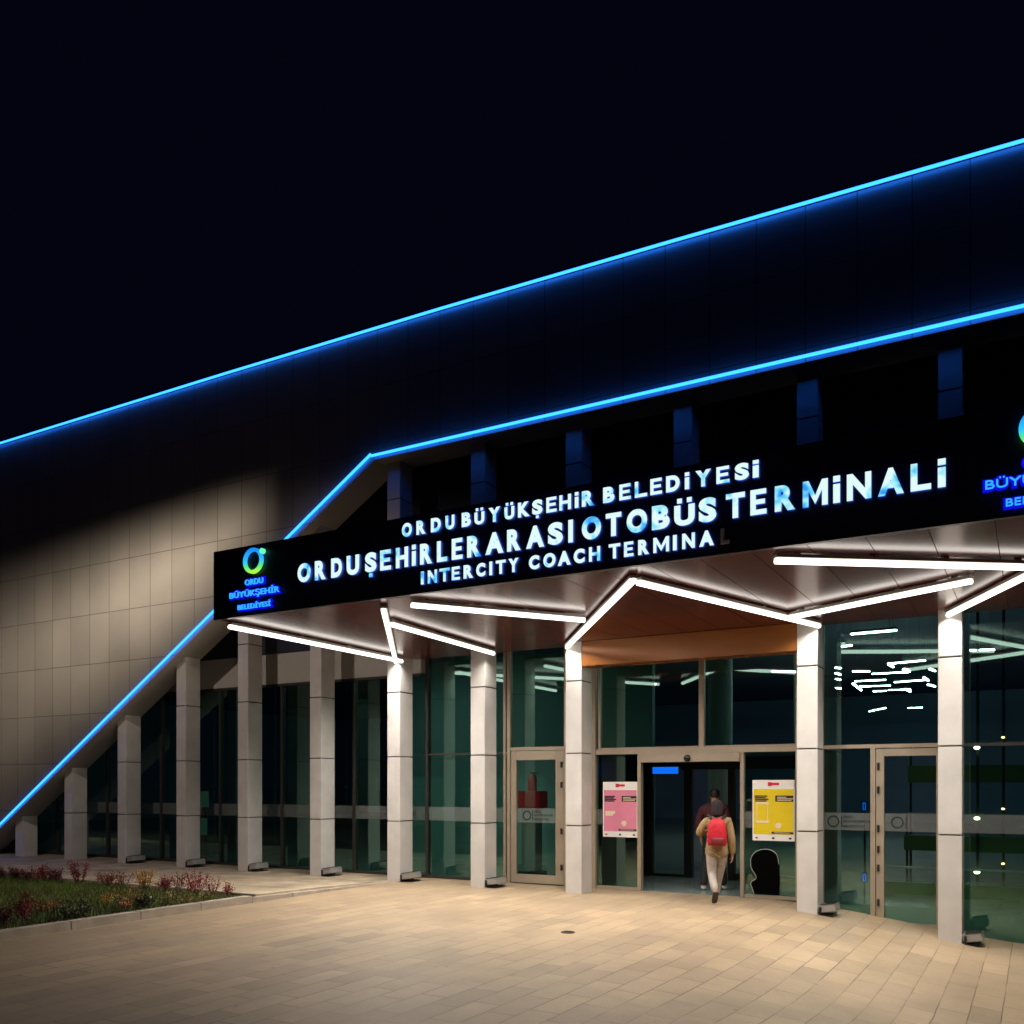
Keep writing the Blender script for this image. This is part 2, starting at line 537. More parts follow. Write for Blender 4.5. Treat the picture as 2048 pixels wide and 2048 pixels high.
# ------------------------------------------------------------------ mesh helpers
class MB:
    """collects boxes, tubes and prisms and links them as one mesh object"""

    def __init__(self):
        self.v, self.f, self.m = [], [], []

    def add(self, vs, fs, mi=0):
        o = len(self.v)
        self.v += [tuple(p) for p in vs]
        for f in fs:
            self.f.append([o + i for i in f])
            self.m.append(mi)
        return self

    def box(self, x0, x1, y0, y1, z0, z1, mi=0):
        vs = [(x0, y0, z0), (x1, y0, z0), (x1, y1, z0), (x0, y1, z0), (x0, y0, z1), (x1, y0, z1), (x1, y1, z1), (x0, y1, z1)]
        return self.add(vs, [(0, 3, 2, 1), (4, 5, 6, 7), (0, 1, 5, 4), (1, 2, 6, 5), (2, 3, 7, 6), (3, 0, 4, 7)], mi)

    def obox(self, c, ax, ay, az, mi=0):
        c = Vector(c)
        vs = []
        for sz in (-1, 1):
            for sx, sy in ((-1, -1), (1, -1), (1, 1), (-1, 1)):
                vs.append(c + sx * Vector(ax) + sy * Vector(ay) + sz * Vector(az))
        return self.add(vs, [(0, 3, 2, 1), (4, 5, 6, 7), (0, 1, 5, 4), (1, 2, 6, 5), (2, 3, 7, 6), (3, 0, 4, 7)], mi)

    def tube(self, pts, r, seg=10, mi=0, caps=True, rs=None):
        pts = [Vector(p) for p in pts]
        rings = []
        up = None
        for i, p in enumerate(pts):
            d = (pts[min(i + 1, len(pts) - 1)] - pts[max(i - 1, 0)]).normalized()
            if up is None:
                up = d.orthogonal().normalized()
            a = (up - d * up.dot(d)).normalized()
            up = a
            b = d.cross(a)
            rr = rs[i] if rs else r
            rings.append([p + rr * (math.cos(2 * math.pi * k / seg) * a + math.sin(2 * math.pi * k / seg) * b) for k in range(seg)])
        vs = [q for ring in rings for q in ring]
        fs = []
        for i in range(len(pts) - 1):
            for k in range(seg):
                k2 = (k + 1) % seg
                fs.append((i * seg + k, i * seg + k2, (i + 1) * seg + k2, (i + 1) * seg + k))
        if caps:
            fs.append(tuple(reversed(range(seg))))
            fs.append(tuple((len(pts) - 1) * seg + k for k in range(seg)))
        return self.add(vs, fs, mi)

    def prism(self, poly, y0, y1, mi=0, back=None, side=None):
        """outline in x,z extruded from y0 (towards the viewer) to y1"""
        n = len(poly)
        vs = [(x, y0, z) for x, z in poly] + [(x, y1, z) for x, z in poly]
        self.add(vs, [], mi)
        o = len(self.v) - 2 * n
        self.f.append([o + i for i in range(n)])
        self.m.append(mi)
        self.f.append([o + n + i for i in reversed(range(n))])
        self.m.append(mi if back is None else back)
        for i in range(n):
            j = (i + 1) % n
            self.f.append([o + i, o + n + i, o + n + j, o + j])
            self.m.append(mi if side is None else side)
        return self

    def lathe(self, c, prof, seg=16, mi=0):
        """profile of (radius, z) about the vertical through c"""
        vs, fs = [], []
        for r, z in prof:
            for k in range(seg):
                a = 2 * math.pi * k / seg
                vs.append((c[0] + r * math.cos(a), c[1] + r * math.sin(a), c[2] + z))
        for i in range(len(prof) - 1):
            for k in range(seg):
                k2 = (k + 1) % seg
                fs.append((i * seg + k, i * seg + k2, (i + 1) * seg + k2, (i + 1) * seg + k))
        fs.append(tuple(reversed(range(seg))))
        fs.append(tuple((len(prof) - 1) * seg + k for k in range(seg)))
        return self.add(vs, fs, mi)

    def build(self, name, mats, parent=None, smooth=False, bevel=0.0, recalc=True):
        me = bpy.data.meshes.new(name)
        me.from_pydata(self.v, [], self.f)
        if not isinstance(mats, (list, tuple)):
            mats = [mats]
        for m in mats:
            me.materials.append(m)
        me.polygons.foreach_set('material_index', self.m)
        if recalc or bevel:
            bm = bmesh.new()
            bm.from_mesh(me)
            if recalc:
                bmesh.ops.recalc_face_normals(bm, faces=bm.faces)
            if bevel:
                ed = [e for e in bm.edges if e.is_manifold and e.calc_face_angle(0) > 0.6]
                bmesh.ops.bevel(bm, geom=ed, offset=bevel, segments=2, affect='EDGES', clamp_overlap=True)
            bm.to_mesh(me)
            bm.free()
        if smooth:
            me.polygons.foreach_set('use_smooth', [True] * len(me.polygons))
        me.update()
        o = bpy.data.objects.new(name, me)
        col.objects.link(o)
        if parent:
            place(o, parent)
        return o


def place(o, parent):
    """parent with the mesh staying where it was built in world space"""
    o.parent = parent
    t = Vector((0, 0, 0))
    p = parent
    while p is not None:
        t += p.location
        p = p.parent
    o.location = -t


def tag(o, label, cat, group=None):
    o['label'] = label
    o['category'] = cat
    if group:
        o['group'] = group
    return o


def thing(name, label, cat, loc=(0, 0, 0), group=None):
    o = bpy.data.objects.new(name, None)
    o.empty_display_size = 0.2
    o.location = loc
    col.objects.link(o)
    return tag(o, label, cat, group)


def copy_thing(src, loc, label):
    r = src.copy()
    col.objects.link(r)
    r.location = loc
    r['label'] = label
    for ch in list(src.children):
        c = ch.copy()
        col.objects.link(c)
        c.parent = r
        for g in list(ch.children):
            d = g.copy()
            col.objects.link(d)
            d.parent = c
    return r


def structure(o):
    o['kind'] = 'structure'
    return o


def smooth01(t):
    t = max(0.0, min(1.0, t))
    return t * t * (3 - 2 * t)


def ground_z(x, y):
    return -0.42 * smooth01((x + 3.7) / 4.2) * smooth01((y - 5.0) / 4.0)


# ------------------------------------------------------------------ ground
def grid_axis(lo, hi, step, outer):
    a = [-outer, -outer / 3, -outer / 9]
    n = int(round((hi - lo) / step))
    a += [lo + i * step for i in range(n + 1)]
    a += [outer / 9 + hi, outer / 3, outer]
    return a


gx = grid_axis(-8, 6, 0.35, 600)
gy = grid_axis(-4, 14.2, 0.35, 600)
g = MB()
vs = [(x, y, ground_z(x, y)) for y in gy for x in gx]
nx = len(gx)
fs = [(j * nx + i, j * nx + i + 1, (j + 1) * nx + i + 1, (j + 1) * nx + i) for j in range(len(gy) - 1) for i in range(nx - 1)]
g.add(vs, fs)
structure(g.build('ground', M['pavers'], smooth=True))

# raised walkway in front of the pillars: a slab that runs down to the forecourt level at the facade
wk = MB()
ys = [(10.0, 0.09), (11.0, 0.075), (12.0, 0.045), (13.0, 0.014), (14.05, 0.006)]
for i in range(len(ys) - 1):
    (y0, a), (y1, b_) = ys[i], ys[i + 1]
    wk.add([(-40, y0, a), (-10.22, y0, a), (-10.22, y1, b_), (-40, y1, b_), (-40, y0, -.1), (-10.22, y0, -.1), (-10.22, y1, -.1), (-40, y1, -.1)],
           [(0, 1, 2, 3), (0, 4, 5, 1), (1, 5, 6, 2)])
structure(wk.build('pavement', M['slab']))

kb = MB()


def kerb_piece(x0, x1, y0, y1, z0, z1):
    kb.add([(x0, y0, -.1), (x1, y0, -.1), (x1, y1, -.1), (x0, y1, -.1), (x0, y0, z0), (x1, y0, z0), (x1, y1, z1), (x0, y1, z1)],
           [(0, 3, 2, 1), (4, 5, 6, 7), (0, 1, 5, 4), (1, 2, 6, 5), (2, 3, 7, 6), (3, 0, 4, 7)])


y = -3.0
while y < 9.69:
    y2 = min(y + 0.98, 9.72)
    kerb_piece(-10.20, -10.05, y + .0015, y2 - .0015, 0.108, 0.108)
    y = y2
for i in range(4):
    a0, a1 = 9.72 + i * 0.85, 9.72 + (i + 1) * 0.85
    h = lambda q: 0.075 - 0.068 * (q - 9.72) / 3.4
    kerb_piece(-10.21, -10.06, a0 + .004, a1 - .004, h(a0), h(a1))
x = -10.205
while x > -26:
    kerb_piece(x - 0.97, x - .004, 9.93, 9.998, 0.098, 0.098)
    x -= 0.98
structure(kb.build('kerb', M['kerb'], bevel=0.008))

sb = MB()
sb.add([(-40, -3, .055), (-10.2, -3, .055), (-10.2, 9.93, .055), (-40, 9.93, .055)], [(0, 1, 2, 3)])
structure(sb.build('planting_bed', M['soil']))

gr = MB()
for k in range(42000):
    bx = random.uniform(-18.0, -10.22)
    by = random.uniform(4.5, 9.9)
    if bx / by < -1.80:
        continue
    edge = min(-10.2 - bx, 9.93 - by)
    if edge < 0.35 and random.random() > edge / 0.35 * 0.8 + .1:
        continue
    h = random.uniform(0.04, 0.10)
    a = random.uniform(0, math.pi)
    wd = random.uniform(0.004, 0.008)
    dx, dy = math.cos(a) * wd, math.sin(a) * wd
    lx, ly = random.gauss(0, .03), random.gauss(0, .03)
    gr.v += [(bx - dx, by - dy, .05), (bx + dx, by + dy, .05), (bx + lx, by + ly, .05 + h)]
    n = len(gr.v)
    gr.f.append([n - 3, n - 2, n - 1])
    gr.m.append(0)
lawn = gr.build('grass', M['grass'], recalc=False)
tag(lawn, 'short green lawn grass growing in the kerbed planting bed', 'grass')
lawn['kind'] = 'stuff'

# ------------------------------------------------------------------ the terminal building
YW, YC, YB, YG = 12.90, 13.15, 13.56, 14.05
SL = 0.6041                                                   # slope of the raking opening edge


def rake(x):
    return 0.73 + (x + 21.85) * SL


bld = thing('terminal_building', 'bus terminal with panelled wall, white pillars, glass front and sign canopy', 'building', (-8, YC, 0))

# front wall: one big panelled sheet with the raking opening cut out of it
Z_STRIP = 7.66
poly = [(-40, -0.3), (-23.5, -0.3), (-10.30, 7.60), (9, 7.60), (9, 9.30), (4, 9.52), (0.2, 9.68), (-4.7, 9.81), (-8.8, 9.90), (-14.0, 9.97), (-21.85, 10.03), (-40, 10.1)]
wl = MB().prism(poly, YW, YB, 0, back=1, side=1)
wall = wl.build('cladding_wall', [M['clad'], M['reveal']], bld)

# pillars: stacked panels with open joints round a dark core
COLS = [-21.49, -19.55, -17.63, -15.70, -13.87, -11.935, -10.07, -8.272, -6.449, -4.62, -2.79, -0.972, 0.85]
COLS_UP_ONLY = {9}
CW = 0.285
joint0, pitch = 1.095, 1.166


def pillar(xc, zb, zt):
    m = MB()
    xa, xb = xc - CW / 2, xc + CW / 2
    m.box(xa + .012, xb - .012, YC + .012, 13.53, zb, zt - .02, 1)
    zs = [zb]
    k = 0
    while True:
        z = joint0 + k * pitch
        if z > zt - .15:
            break
        if z > zb + .1:
            zs.append(z)
        k += 1
    zs.append(zt)
    for a, b_ in zip(zs[:-1], zs[1:]):
        m.box(xa, xb, YC, 13.54, a + (.009 if a > zb else 0), b_ - (.009 if b_ < zt else 0), 0)
    return m


for i, xc in enumerate(COLS):
    top = min(rake(xc + CW / 2) + 0.05, 7.68)
    bot = ground_z(xc, YC) - 0.05
    if i in COLS_UP_ONLY:
        bot = 4.99
    pillar(xc, bot, top).build('column', [M['column'], M['joint']], bld, bevel=0.006)

# panel band over the lower glazing, dark sheets above it coloured for the dim hall behind glazing, and the raking beam behind the pillars
MB().box(-40, -9.98, YG - .04, YG + .06, 3.87, 4.50).build('header_panel', M['header'], bld)
sp = MB()
xx = -40
while xx < 9:
    sp.box(xx + .006, xx + 1.82 - .006, YG - .06, YG + .1, 4.505, 7.75)
    xx += 1.82
sp.build('dim_glazing_sheet', M['dark'], bld)

# hall shell
MB().box(-40, 9, YG + .03, 46, -0.55, 0.004).build('hall_floor', M['ifloor'], bld)
MB().box(-40, 9, YG + .12, 46, 6.0, 6.2).build('hall_ceiling', M['iceil'], bld)
MB().box(-40, 9, 46, 46.3, -.5, 9.2).box(-40.3, -40.001, YB + .01, 46.3, -.5, 9.2).box(9.001, 9.3, YB + .01, 46.3, -.5, 9.2).build('hall_wall', M['iwall'], bld)
MB().box(-13.4, -6.75, 17.4, 17.55, .006, 4.6).build('partition_wall', pbr('partition_paint', (0.25, 0.42, 0.41), .55, noise=.1, scale=.7), bld)
MB().box(-40.2, 9.2, YB + .005, 46.2, 9.21, 9.29).build('roof', M['trim'], bld)
for xc, yc in ((-5.84, 19.0), (-12.5, 19.0), (0.8, 19.0), (-5.84, 27), (0.8, 27)):
    MB().lathe((xc, yc, 0.005), [(.26, 0), (.26, 5.99)], 24).build('hall_column', M['icol'], bld, smooth=False)

hl = bpy.data.lights.new('hall_fill_light', 'AREA')  # unseen fill behind the header, added to brighten the partition
hl.shape = 'RECTANGLE'
hl.size, hl.size_y, hl.energy, hl.color = 1.6, .2, 20.0, (0.95, 1.0, 0.97)
ho = bpy.data.objects.new('hall_fill_light', hl)
ho.location = (-11.2, 15.1, 4.42)
col.objects.link(ho)
for hx, hy in ((-3.5, 22.0), (-3.5, 30.0), (2.0, 20.0), (-9.0, 27.0)):  # more unseen fills, added to lift the deep hall
    h2 = bpy.data.lights.new('hall_fill_light', 'AREA')
    h2.size, h2.energy, h2.color = 2.0, 30.0, (0.92, 0.98, 1.0)
    ho = bpy.data.objects.new('hall_fill_light', h2)
    ho.location = (hx, hy, 5.95)
    col.objects.link(ho)

# ---- glazing
def pane(m, x0, x1, z0, z1, y=YG):
    m.box(x0, x1, y - .006, y + .006, z0, z1)


def bar_v(m, x0, x1, z0, z1, d=.09, y=YG):
    m.box(x0, x1, y - d / 2, y + d / 2, z0, z1)


def bar_h(m, x0, x1, z0, z1, d=.08, y=YG):
    m.box(x0, x1, y - d / 2, y + d / 2, z0, z1)


def band(name, x0, x1, parent, z0=1.085, z1=1.34, y=YG):
    return MB().box(x0, x1, y - .0105, y - .0075, z0, z1).build(name, M['band'], parent)


TR0, TR1 = 2.285, 2.34


def plain_window(x0, x1, mull, z0, z1, transom, fm, tw=.055):
    f = MB()
    xs = [x0]
    for mx in mull:
        bar_v(f, mx - tw / 2, mx + tw / 2, z0, z1, .10)
        xs += [mx - tw / 2, mx + tw / 2]
    xs.append(x1)
    p = MB()
    for a, b_ in zip(xs[::2], xs[1::2]):
        bar_h(f, a, b_, z0, z0 + .05)
        bar_h(f, a, b_, z1 - .05, z1)
        if transom:
            bar_h(f, a, b_, TR0 + .02, TR1, .06)
            pane(p, a, b_, z0 + .05, TR0 + .02)
            pane(p, a, b_, TR1, z1 - .05)
        else:
            pane(p, a, b_, z0 + .05, z1 - .05)
    wn = f.build('window', fm, bld)
    p.build('pane', M['glass'], wn)
    for a, b_ in zip(xs[::2], xs[1::2]):
        band('frosted_band', a, b_, wn)
    return wn


edges = [-25.3, -23.4] + COLS
for i in range(0, 8):
    x0, x1 = edges[i] + .004, edges[i + 1] - .004
    plain_window(x0, x1, [x0 + 0.22], 0.01, 3.868, False, M['framedark'])
# C7-C8: the tall entrance glazing begins
plain_window(-10.066, -8.276, [-9.945], 0.01, 4.50, True, M['framedark'])
# C8-C9: fixed light, hinged door with a tall light above
f = MB()
bar_v(f, -8.268, -8.218, 0, 4.5)
bar_v(f, -8.185, -8.125, 0, 4.5, .10)
bar_h(f, -8.125, -7.05, 2.36, 2.42)
bar_v(f, -7.05, -6.99, 0, 4.5, .10)
bar_h(f, -8.218, -8.185, TR0 + .02, TR1, .06)
win = f.build('window', M['frame'], bld)
p = MB()
pane(p, -8.125, -7.05, 2.42, 4.5)
pane(p, -6.99, -6.545, 0.0, 4.5)
p.build('pane', M['glass'], win)
d = MB()
bar_v(d, -8.115, -8.005, 0.02, 2.35, .07)
bar_v(d, -7.22, -7.06, 0.02, 2.35, .07)
bar_h(d, -8.005, -7.22, 0.02, 0.17, .07)
bar_h(d, -8.005, -7.22, 2.19, 2.35, .07)
dr = d.build('door', M['frame'], bld, bevel=.004)
MB().box(-8.005, -7.22, YG - .006, YG + .006, 0.17, 2.19).build('pane', M['clear'], dr)
band('frosted_band', -8.005, -7.22, dr)
for z in (.32, .95, 1.75, 2.1):
    MB().box(-7.115, -7.085, YG - .06, YG - .036, z - .05, z + .05).build('hinge', M['black'], dr)
# portal between the two bright pillars
f = MB()
bar_v(f, -6.54, -6.446, 0, 4.5, .14)
bar_v(f, -3.137, -3.0, 0, 4.5, .14)
bar_h(f, -6.446, -3.137, 2.26, 2.35, .12)
bar_v(f, -5.694, -5.632, 0, 2.26, .11)
bar_v(f, -3.984, -3.925, 0, 2.26, .11)
bar_v(f, -6.405, -6.365, 2.35, 4.5, .08)
bar_v(f, -4.65, -4.565, 2.35, 4.5, .10)
bar_h(f, -6.446, -5.694, 0.0, .055)
bar_h(f, -3.925, -3.137, 0.0, .055)
bar_h(f, -6.365, -4.65, 2.35, 2.375, .06)
bar_h(f, -4.565, -3.137, 2.35, 2.375, .06)
f.box(-5.632, -3.984, YG - .09, YG + .16, 2.12, 2.26)
pw = f.build('portal_frame', M['frame'], bld, bevel=.004)
p = MB()
pane(p, -6.446, -5.694, .055, 2.26)
pane(p, -3.925, -3.137, .055, 2.26)
pane(p, -6.365, -4.65, 2.375, 4.5)
pane(p, -4.565, -3.137, 2.375, 4.5)
pane(p, -6.446, -6.405, 2.375, 4.5)
p.build('pane', M['glass'], pw)
MB().lathe((-4.82, YG - .105, 2.13), [(.03, 0), (.055, .03), (.055, .07), (.03, .10)], 14).build('door_sensor', M['black'], pw, smooth=True)
band('frosted_band', -6.446, -5.694, pw)
band('frosted_band', -3.925, -3.137, pw)
# vestibule with the inner sliding leaves
YV = 16.5
MB().box(-6.6, -6.5, YG + .08, YV + .1, .005, 2.30).build('vestibule_wall', M['black'], bld)
MB().box(-3.1, -3.0, YG + .08, YV + .1, .005, 2.30).build('vestibule_wall', M['black'], bld)
MB().box(-6.5, -3.1, YG + .08, YV + .1, 2.26, 2.36).build('vestibule_ceiling', M['black'], bld)
vf = MB()
vf.box(-6.5, -3.1, YV - .05, YV + .05, 2.04, 2.26)
vf.box(-5.75, -5.59, YV - .05, YV + .05, 0.005, 2.04)
vf.box(-4.91, -4.79, YV - .05, YV + .05, 0.005, 2.04)
vf.box(-6.5, -6.38, YV - .05, YV + .05, 0.005, 2.04)
vf.box(-6.38, -5.75, YV - .03, YV + .03, 0.005, 0.06)
vf.box(-4.79, -3.1, YV - .03, YV + .03, 0.005, 0.12)
sd = vf.build('sliding_door', M['black'], bld)
p = MB()
pane(p, -6.38, -5.75, .06, 2.04, YV)
pane(p, -4.79, -3.1, .12, 2.04, YV)
p.build('pane', M['clear'], sd)
# C10-C11: fixed light and tall hinged door
f = MB()
bar_v(f, -2.80, -2.735, -.45, 4.5, .10)
bar_v(f, -2.078, -2.012, -.45, 2.285, .10)
bar_h(f, -2.735, -1.10, 2.285, 2.34, .10)
bar_v(f, -1.10, -1.03, -.45, 4.5, .10)
bar_h(f, -2.735, -2.078, -.45, -.30)
wr = f.build('window', M['frame'], bld)
p = MB()
pane(p, -2.735, -2.078, -.30, 2.285)
pane(p, -2.735, -1.10, 2.34, 4.5)
p.build('pane', M['glass'], wr)
band('frosted_band', -2.735, -2.078, wr)
d = MB()
bar_v(d, -2.005, -1.895, -.40, 2.275, .07)
bar_v(d, -1.21, -1.11, -.40, 2.275, .07)
bar_h(d, -1.895, -1.21, -.40, -.22, .07)
bar_h(d, -1.895, -1.21, 2.165, 2.275, .07)
dr = d.build('door', M['frame'], bld, bevel=.004)
MB().box(-1.895, -1.21, YG - .006, YG + .006, -.22, 2.165).build('pane', M['clear'], dr)
band('frosted_band', -1.895, -1.21, dr)
for z in (.05, .55, .82, 1.12, 1.68, 2.02):
    MB().box(-1.985, -1.955, YG - .06, YG - .036, z - .05, z + .05).build('hinge', M['black'], dr)
# beyond the last pillar
f = MB()
bar_v(f, -1.026, -.90, -.45, 4.5, .08)
bar_h(f, -.90, 2.7, 2.285, 2.33, .06)
bar_h(f, -.90, 2.7, -.47, -.40, .06)
bar_v(f, .80, .86, -.40, 4.5, .10)
bar_v(f, 2.7, 2.76, -.45, 4.5, .10)
wr2 = f.build('window', M['framedark'], bld)
p = MB()
for a, b_ in ((-.90, .80), (.86, 2.7)):
    pane(p, a, b_, -.40, 2.285)
    pane(p, a, b_, 2.33, 4.5)
p.build('pane', M['glass'], wr2)
band('frosted_band', -.90, .80, wr2)
MB().box(2.77, 9, YG - .05, YG + .05, -.5, 4.5).build('end_wall', M['dark'], bld)


# ---- ring and lettering stuck on the frosted bands
def text_mesh(s, offset=0.0, extrude=0.0, res=4):
    cu = bpy.data.curves.new("txt", 'FONT')
    cu.body = s
    cu.offset = offset
    cu.extrude = extrude
    cu.resolution_u = res
    o = bpy.data.objects.new("txt", cu)
    col.objects.link(o)
    dg = bpy.context.evaluated_depsgraph_get()
    me = bpy.data.meshes.new_from_object(o.evaluated_get(dg))
    vs = [v.co.copy() for v in me.vertices]
    fs = [list(p_.vertices) for p_ in me.polygons]
    bpy.data.objects.remove(o)
    bpy.data.curves.remove(cu)
    bpy.data.meshes.remove(me)
    return vs, fs


def fit(vs, x0, x1, z0, z1, yf, depth):
    """flat text outline -> upright, facing -Y, fitted to the box; front at yf"""
    ax, bx = min(v.x for v in vs), max(v.x for v in vs)
    ay, by = min(v.y for v in vs), max(v.y for v in vs)
    az, bz = min(v.z for v in vs), max(v.z for v in vs)
    out = []
    for v in vs:
        out.append((x0 + (v.x - ax) / max(bx - ax, 1e-6) * (x1 - x0), yf + depth * (bz - v.z) / max(bz - az, 1e-6), z0 + (v.y - ay) / max(by - ay, 1e-6) * (z1 - z0)))
    return out


def ring_poly(m, cx, cz, r, t, y0, y1, mi=0, seg=40, rx=1.0):
    vs, fs = [], []
    for k in range(seg):
        a = 2 * math.pi * k / seg
        for rr in (r, r - t):
            for yy in (y0, y1):
                vs.append((cx + rx * rr * math.cos(a), yy, cz + rr * math.sin(a)))
    for k in range(seg):
        a, b_ = 4 * k, 4 * ((k + 1) % seg)
        fs += [(a, b_, b_ + 2, a + 2), (a + 1, a + 3, b_ + 3, b_ + 1), (a, a + 1, b_ + 1, b_), (a + 2, b_ + 2, b_ + 3, a + 3)]
    m.add(vs, fs, mi)


def band_logo(cx, host, words=True):
    m = MB()
    cz = 1.212
    ring_poly(m, cx, cz, .085, .018, YG - .0145, YG - .0115, seg=28)
    m.box(cx + .11, cx + .122, YG - .0145, YG - .0115, 1.13, 1.295)
    if words:
        for s, z0, z1, x1 in (("ORDU", 1.262, 1.300, .27), ("BÜYÜKŞEHİR", 1.195, 1.245, .52), ("BELEDİYESİ", 1.130, 1.172, .44)):
            v, fc = text_mesh(s, 0.004, 0.01, 2)
            m.add(fit(v, cx + .145, cx + x1, z0, z1, YG - .0145, .003), fc)
    m.build('band_lettering', M['decal'], host)


band_logo(-7.80, dr.parent.children[0] if False else bld)
band_logo(-8.62, bld, False)
band_logo(-10.35, bld, False)
band_logo(-2.60, bld)
band_logo(-1.72, bld, False)

# ---- canopy
canopy = MB().box(-9.86, 9, 8.90, 13.14, 4.10, 4.97).build('canopy', M['trim'], bld)
MB().box(-9.89, 9.02, 8.84, 8.90, 4.062, 4.985).box(-9.93, -9.86, 8.905, 12.89, 4.062, 4.985).build('fascia', M['fascia'], canopy)
MB().box(-9.89, 9.02, 8.836, 8.90, 4.040, 4.058).build('edge_trim', M['trim'], canopy)
sf = MB()
xk = -0.31 - 0.53 * 18 + .004
while xk < 8.5:
    for y0, y1 in ((8.905, 11.0), (11.0, 13.54)):
        sf.box(xk, xk + 0.53 - .008, y0, y1 - .008, 4.05, 4.095)
    xk += 0.53
sf.build('soffit', M['soffit'], canopy)
MB().box(-6.305, -2.935, YC + .01, 13.50, 3.655, 4.046).build('portal_beam', M['orange'], bld, bevel=.005)

# ------------------------------------------------------------------ lights under the canopy
TUBES = [
    ((-9.80, 9.04), (-9.86, 13.12), 'white light tube along the end edge of the canopy, behind the ring logo'),
    ((-7.186, 9.176), (-10.00, 13.12), 'steep white light tube coming down onto the blazing pillar beside the end tube'),
    ((-7.722, 10.028), (-7.935, 13.12), 'white light tube ending on the pillar before the red cabinet door'),
    ((-6.678, 9.083), (-5.27, 11.08), 'nearly level white light tube under the words INTERCITY COACH'),
    ((-6.55, 13.12), (-3.783, 9.199), 'white light tube rising from the pillar beside the pink poster to a peak'),
    ((-3.783, 9.318), (-2.62, 13.12), 'white light tube falling from the peak to the pillar beside the yellow poster'),
    ((-2.83, 12.275), (-0.605, 11.064), 'white light tube branching off above the pillar beside the yellow poster'),
    ((-2.237, 9.088), (0.020, 10.722), 'long level white light tube near the canopy edge under the word TERMİNALİ'),
    ((-0.99, 13.12), (0.020, 10.871), 'white light tube rising from the last pillar to a sharp corner'),
]
for (a, b_, lab) in TUBES:
    A, B = Vector((*a, 3.97)), Vector((*b_, 3.97))
    dirv = (B - A).normalized()
    side = Vector((-dirv.y, dirv.x, 0))
    t = thing('linear_light', lab, 'light', ((A + B) / 2)[:], 'light tubes under the canopy')
    L = (B - A).length
    hs = MB()
    hs.obox((A + B) / 2 + Vector((0, 0, .046)), dirv * L / 2, side * .046, Vector((0, 0, .017)))
    for q in (.08, .36, .64, .92):
        hs.obox(A + (B - A) * q + Vector((0, 0, .0725)), dirv * .03, side * .02, Vector((0, 0, .0075)))
    hs.build('housing', M['housing'], t)
    MB().tube([A, B], .030, 18).build('diffuser', M['tube'], t, smooth=False)
    ar = bpy.data.lights.new('tube_downlight', 'AREA')
    ar.shape = 'RECTANGLE'
    ar.size = L - .02
    ar.size_y = .04
    ar.energy = TUBE_W * L
    ar.color = (1.0, 0.93, 0.84)
    ar.spread = R(150)
    ao = bpy.data.objects.new('tube_downlight', ar)
    ao.matrix_world = Matrix.Translation((A + B) / 2 + Vector((0, 0, -.033))) @ Matrix((dirv, side, Vector((0, 0, 1)))).transposed().to_4x4()
    col.objects.link(ao)

# ------------------------------------------------------------------ blue LED strips


def strip(pts, lab, r=.034):
    m = MB()
    pts = [Vector(q) for q in pts]
    m.tube(pts, r, 8)
    o = m.build('led_strip', M['led'])
    tag(o, lab, 'light strip', 'blue light strips on the building')


YS = YW - .058
YD = YW - .036
strip([(-40, YS, 10.12), (-21.85, YS, 10.04), (-14.0, YS, 9.98), (-8.8, YS, 9.91), (-4.7, YS, 9.82), (0.2, YS, 9.69), (4, YS, 9.53), (9, YS, 9.31)],
      'long glowing blue light strip along the roof edge against the night sky', .022)
strip([(-10.33, YS, Z_STRIP), (9, YS, Z_STRIP)], 'glowing blue light strip running level on the wall above the big sign', .024)
strip([(-23.3, YD, rake(-23.3) + .03), (-10.36, YD, rake(-10.36) + .03)], 'glowing blue light strip rising slantwise along the opening edge, passing behind the sign', .024)

# ------------------------------------------------------------------ sign lettering
SY = 8.83
L1 = [('O', -6.619, -6.471), ('R', -6.404, -6.272), ('D', -6.193, -6.051), ('U', -5.986, -5.859), ('B', -5.758, -5.634), ('Ü', -5.584, -5.45), ('Y', -5.394, -5.24), ('Ü', -5.185, -5.056), ('K', -5.009, -4.859), ('Ş', -4.828, -4.698), ('E', -4.651, -4.524), ('H', -4.491, -4.349), ('İ', -4.304, -4.260), ('R', -4.22, -4.076), ('B', -3.971, -3.84), ('E', -3.785, -3.656), ('L', -3.611, -3.475), ('E', -3.44, -3.313), ('D', -3.269, -3.124), ('İ', -3.07, -3.024), ('Y', -2.959, -2.8), ('E', -2.744, -2.613), ('S', -2.559, -2.42), ('İ', -2.383, -2.325)]
L2 = [('O', -8.301, -8.076), ('R', -8.005, -7.822), ('D', -7.732, -7.554), ('U', -7.48, -7.277), ('Ş', -7.185, -7.006), ('E', -6.95, -6.783), ('H', -6.709, -6.525), ('İ', -6.471, -6.413), ('R', -6.351, -6.175), ('L', -6.107, -5.961), ('E', -5.897, -5.746), ('R', -5.684, -5.499), ('A', -5.438, -5.197), ('R', -5.15, -4.974), ('A', -4.905, -4.677), ('S', -4.631, -4.448), ('I', -4.382, -4.326), ('O', -4.22, -3.996), ('T', -3.94, -3.763), ('O', -3.702, -3.475), ('B', -3.422, -3.231), ('Ü', -3.182, -2.967), ('S', -2.925, -2.744), ('T', -2.648, -2.46), ('E', -2.406, -2.249), ('R', -2.171, -1.979), ('M', -1.909, -1.681), ('İ', -1.633, -1.572), ('N', -1.512, -1.3), ('A', -1.242, -1.025), ('L', -0.969, -0.802), ('İ', -0.748, -0.685)]
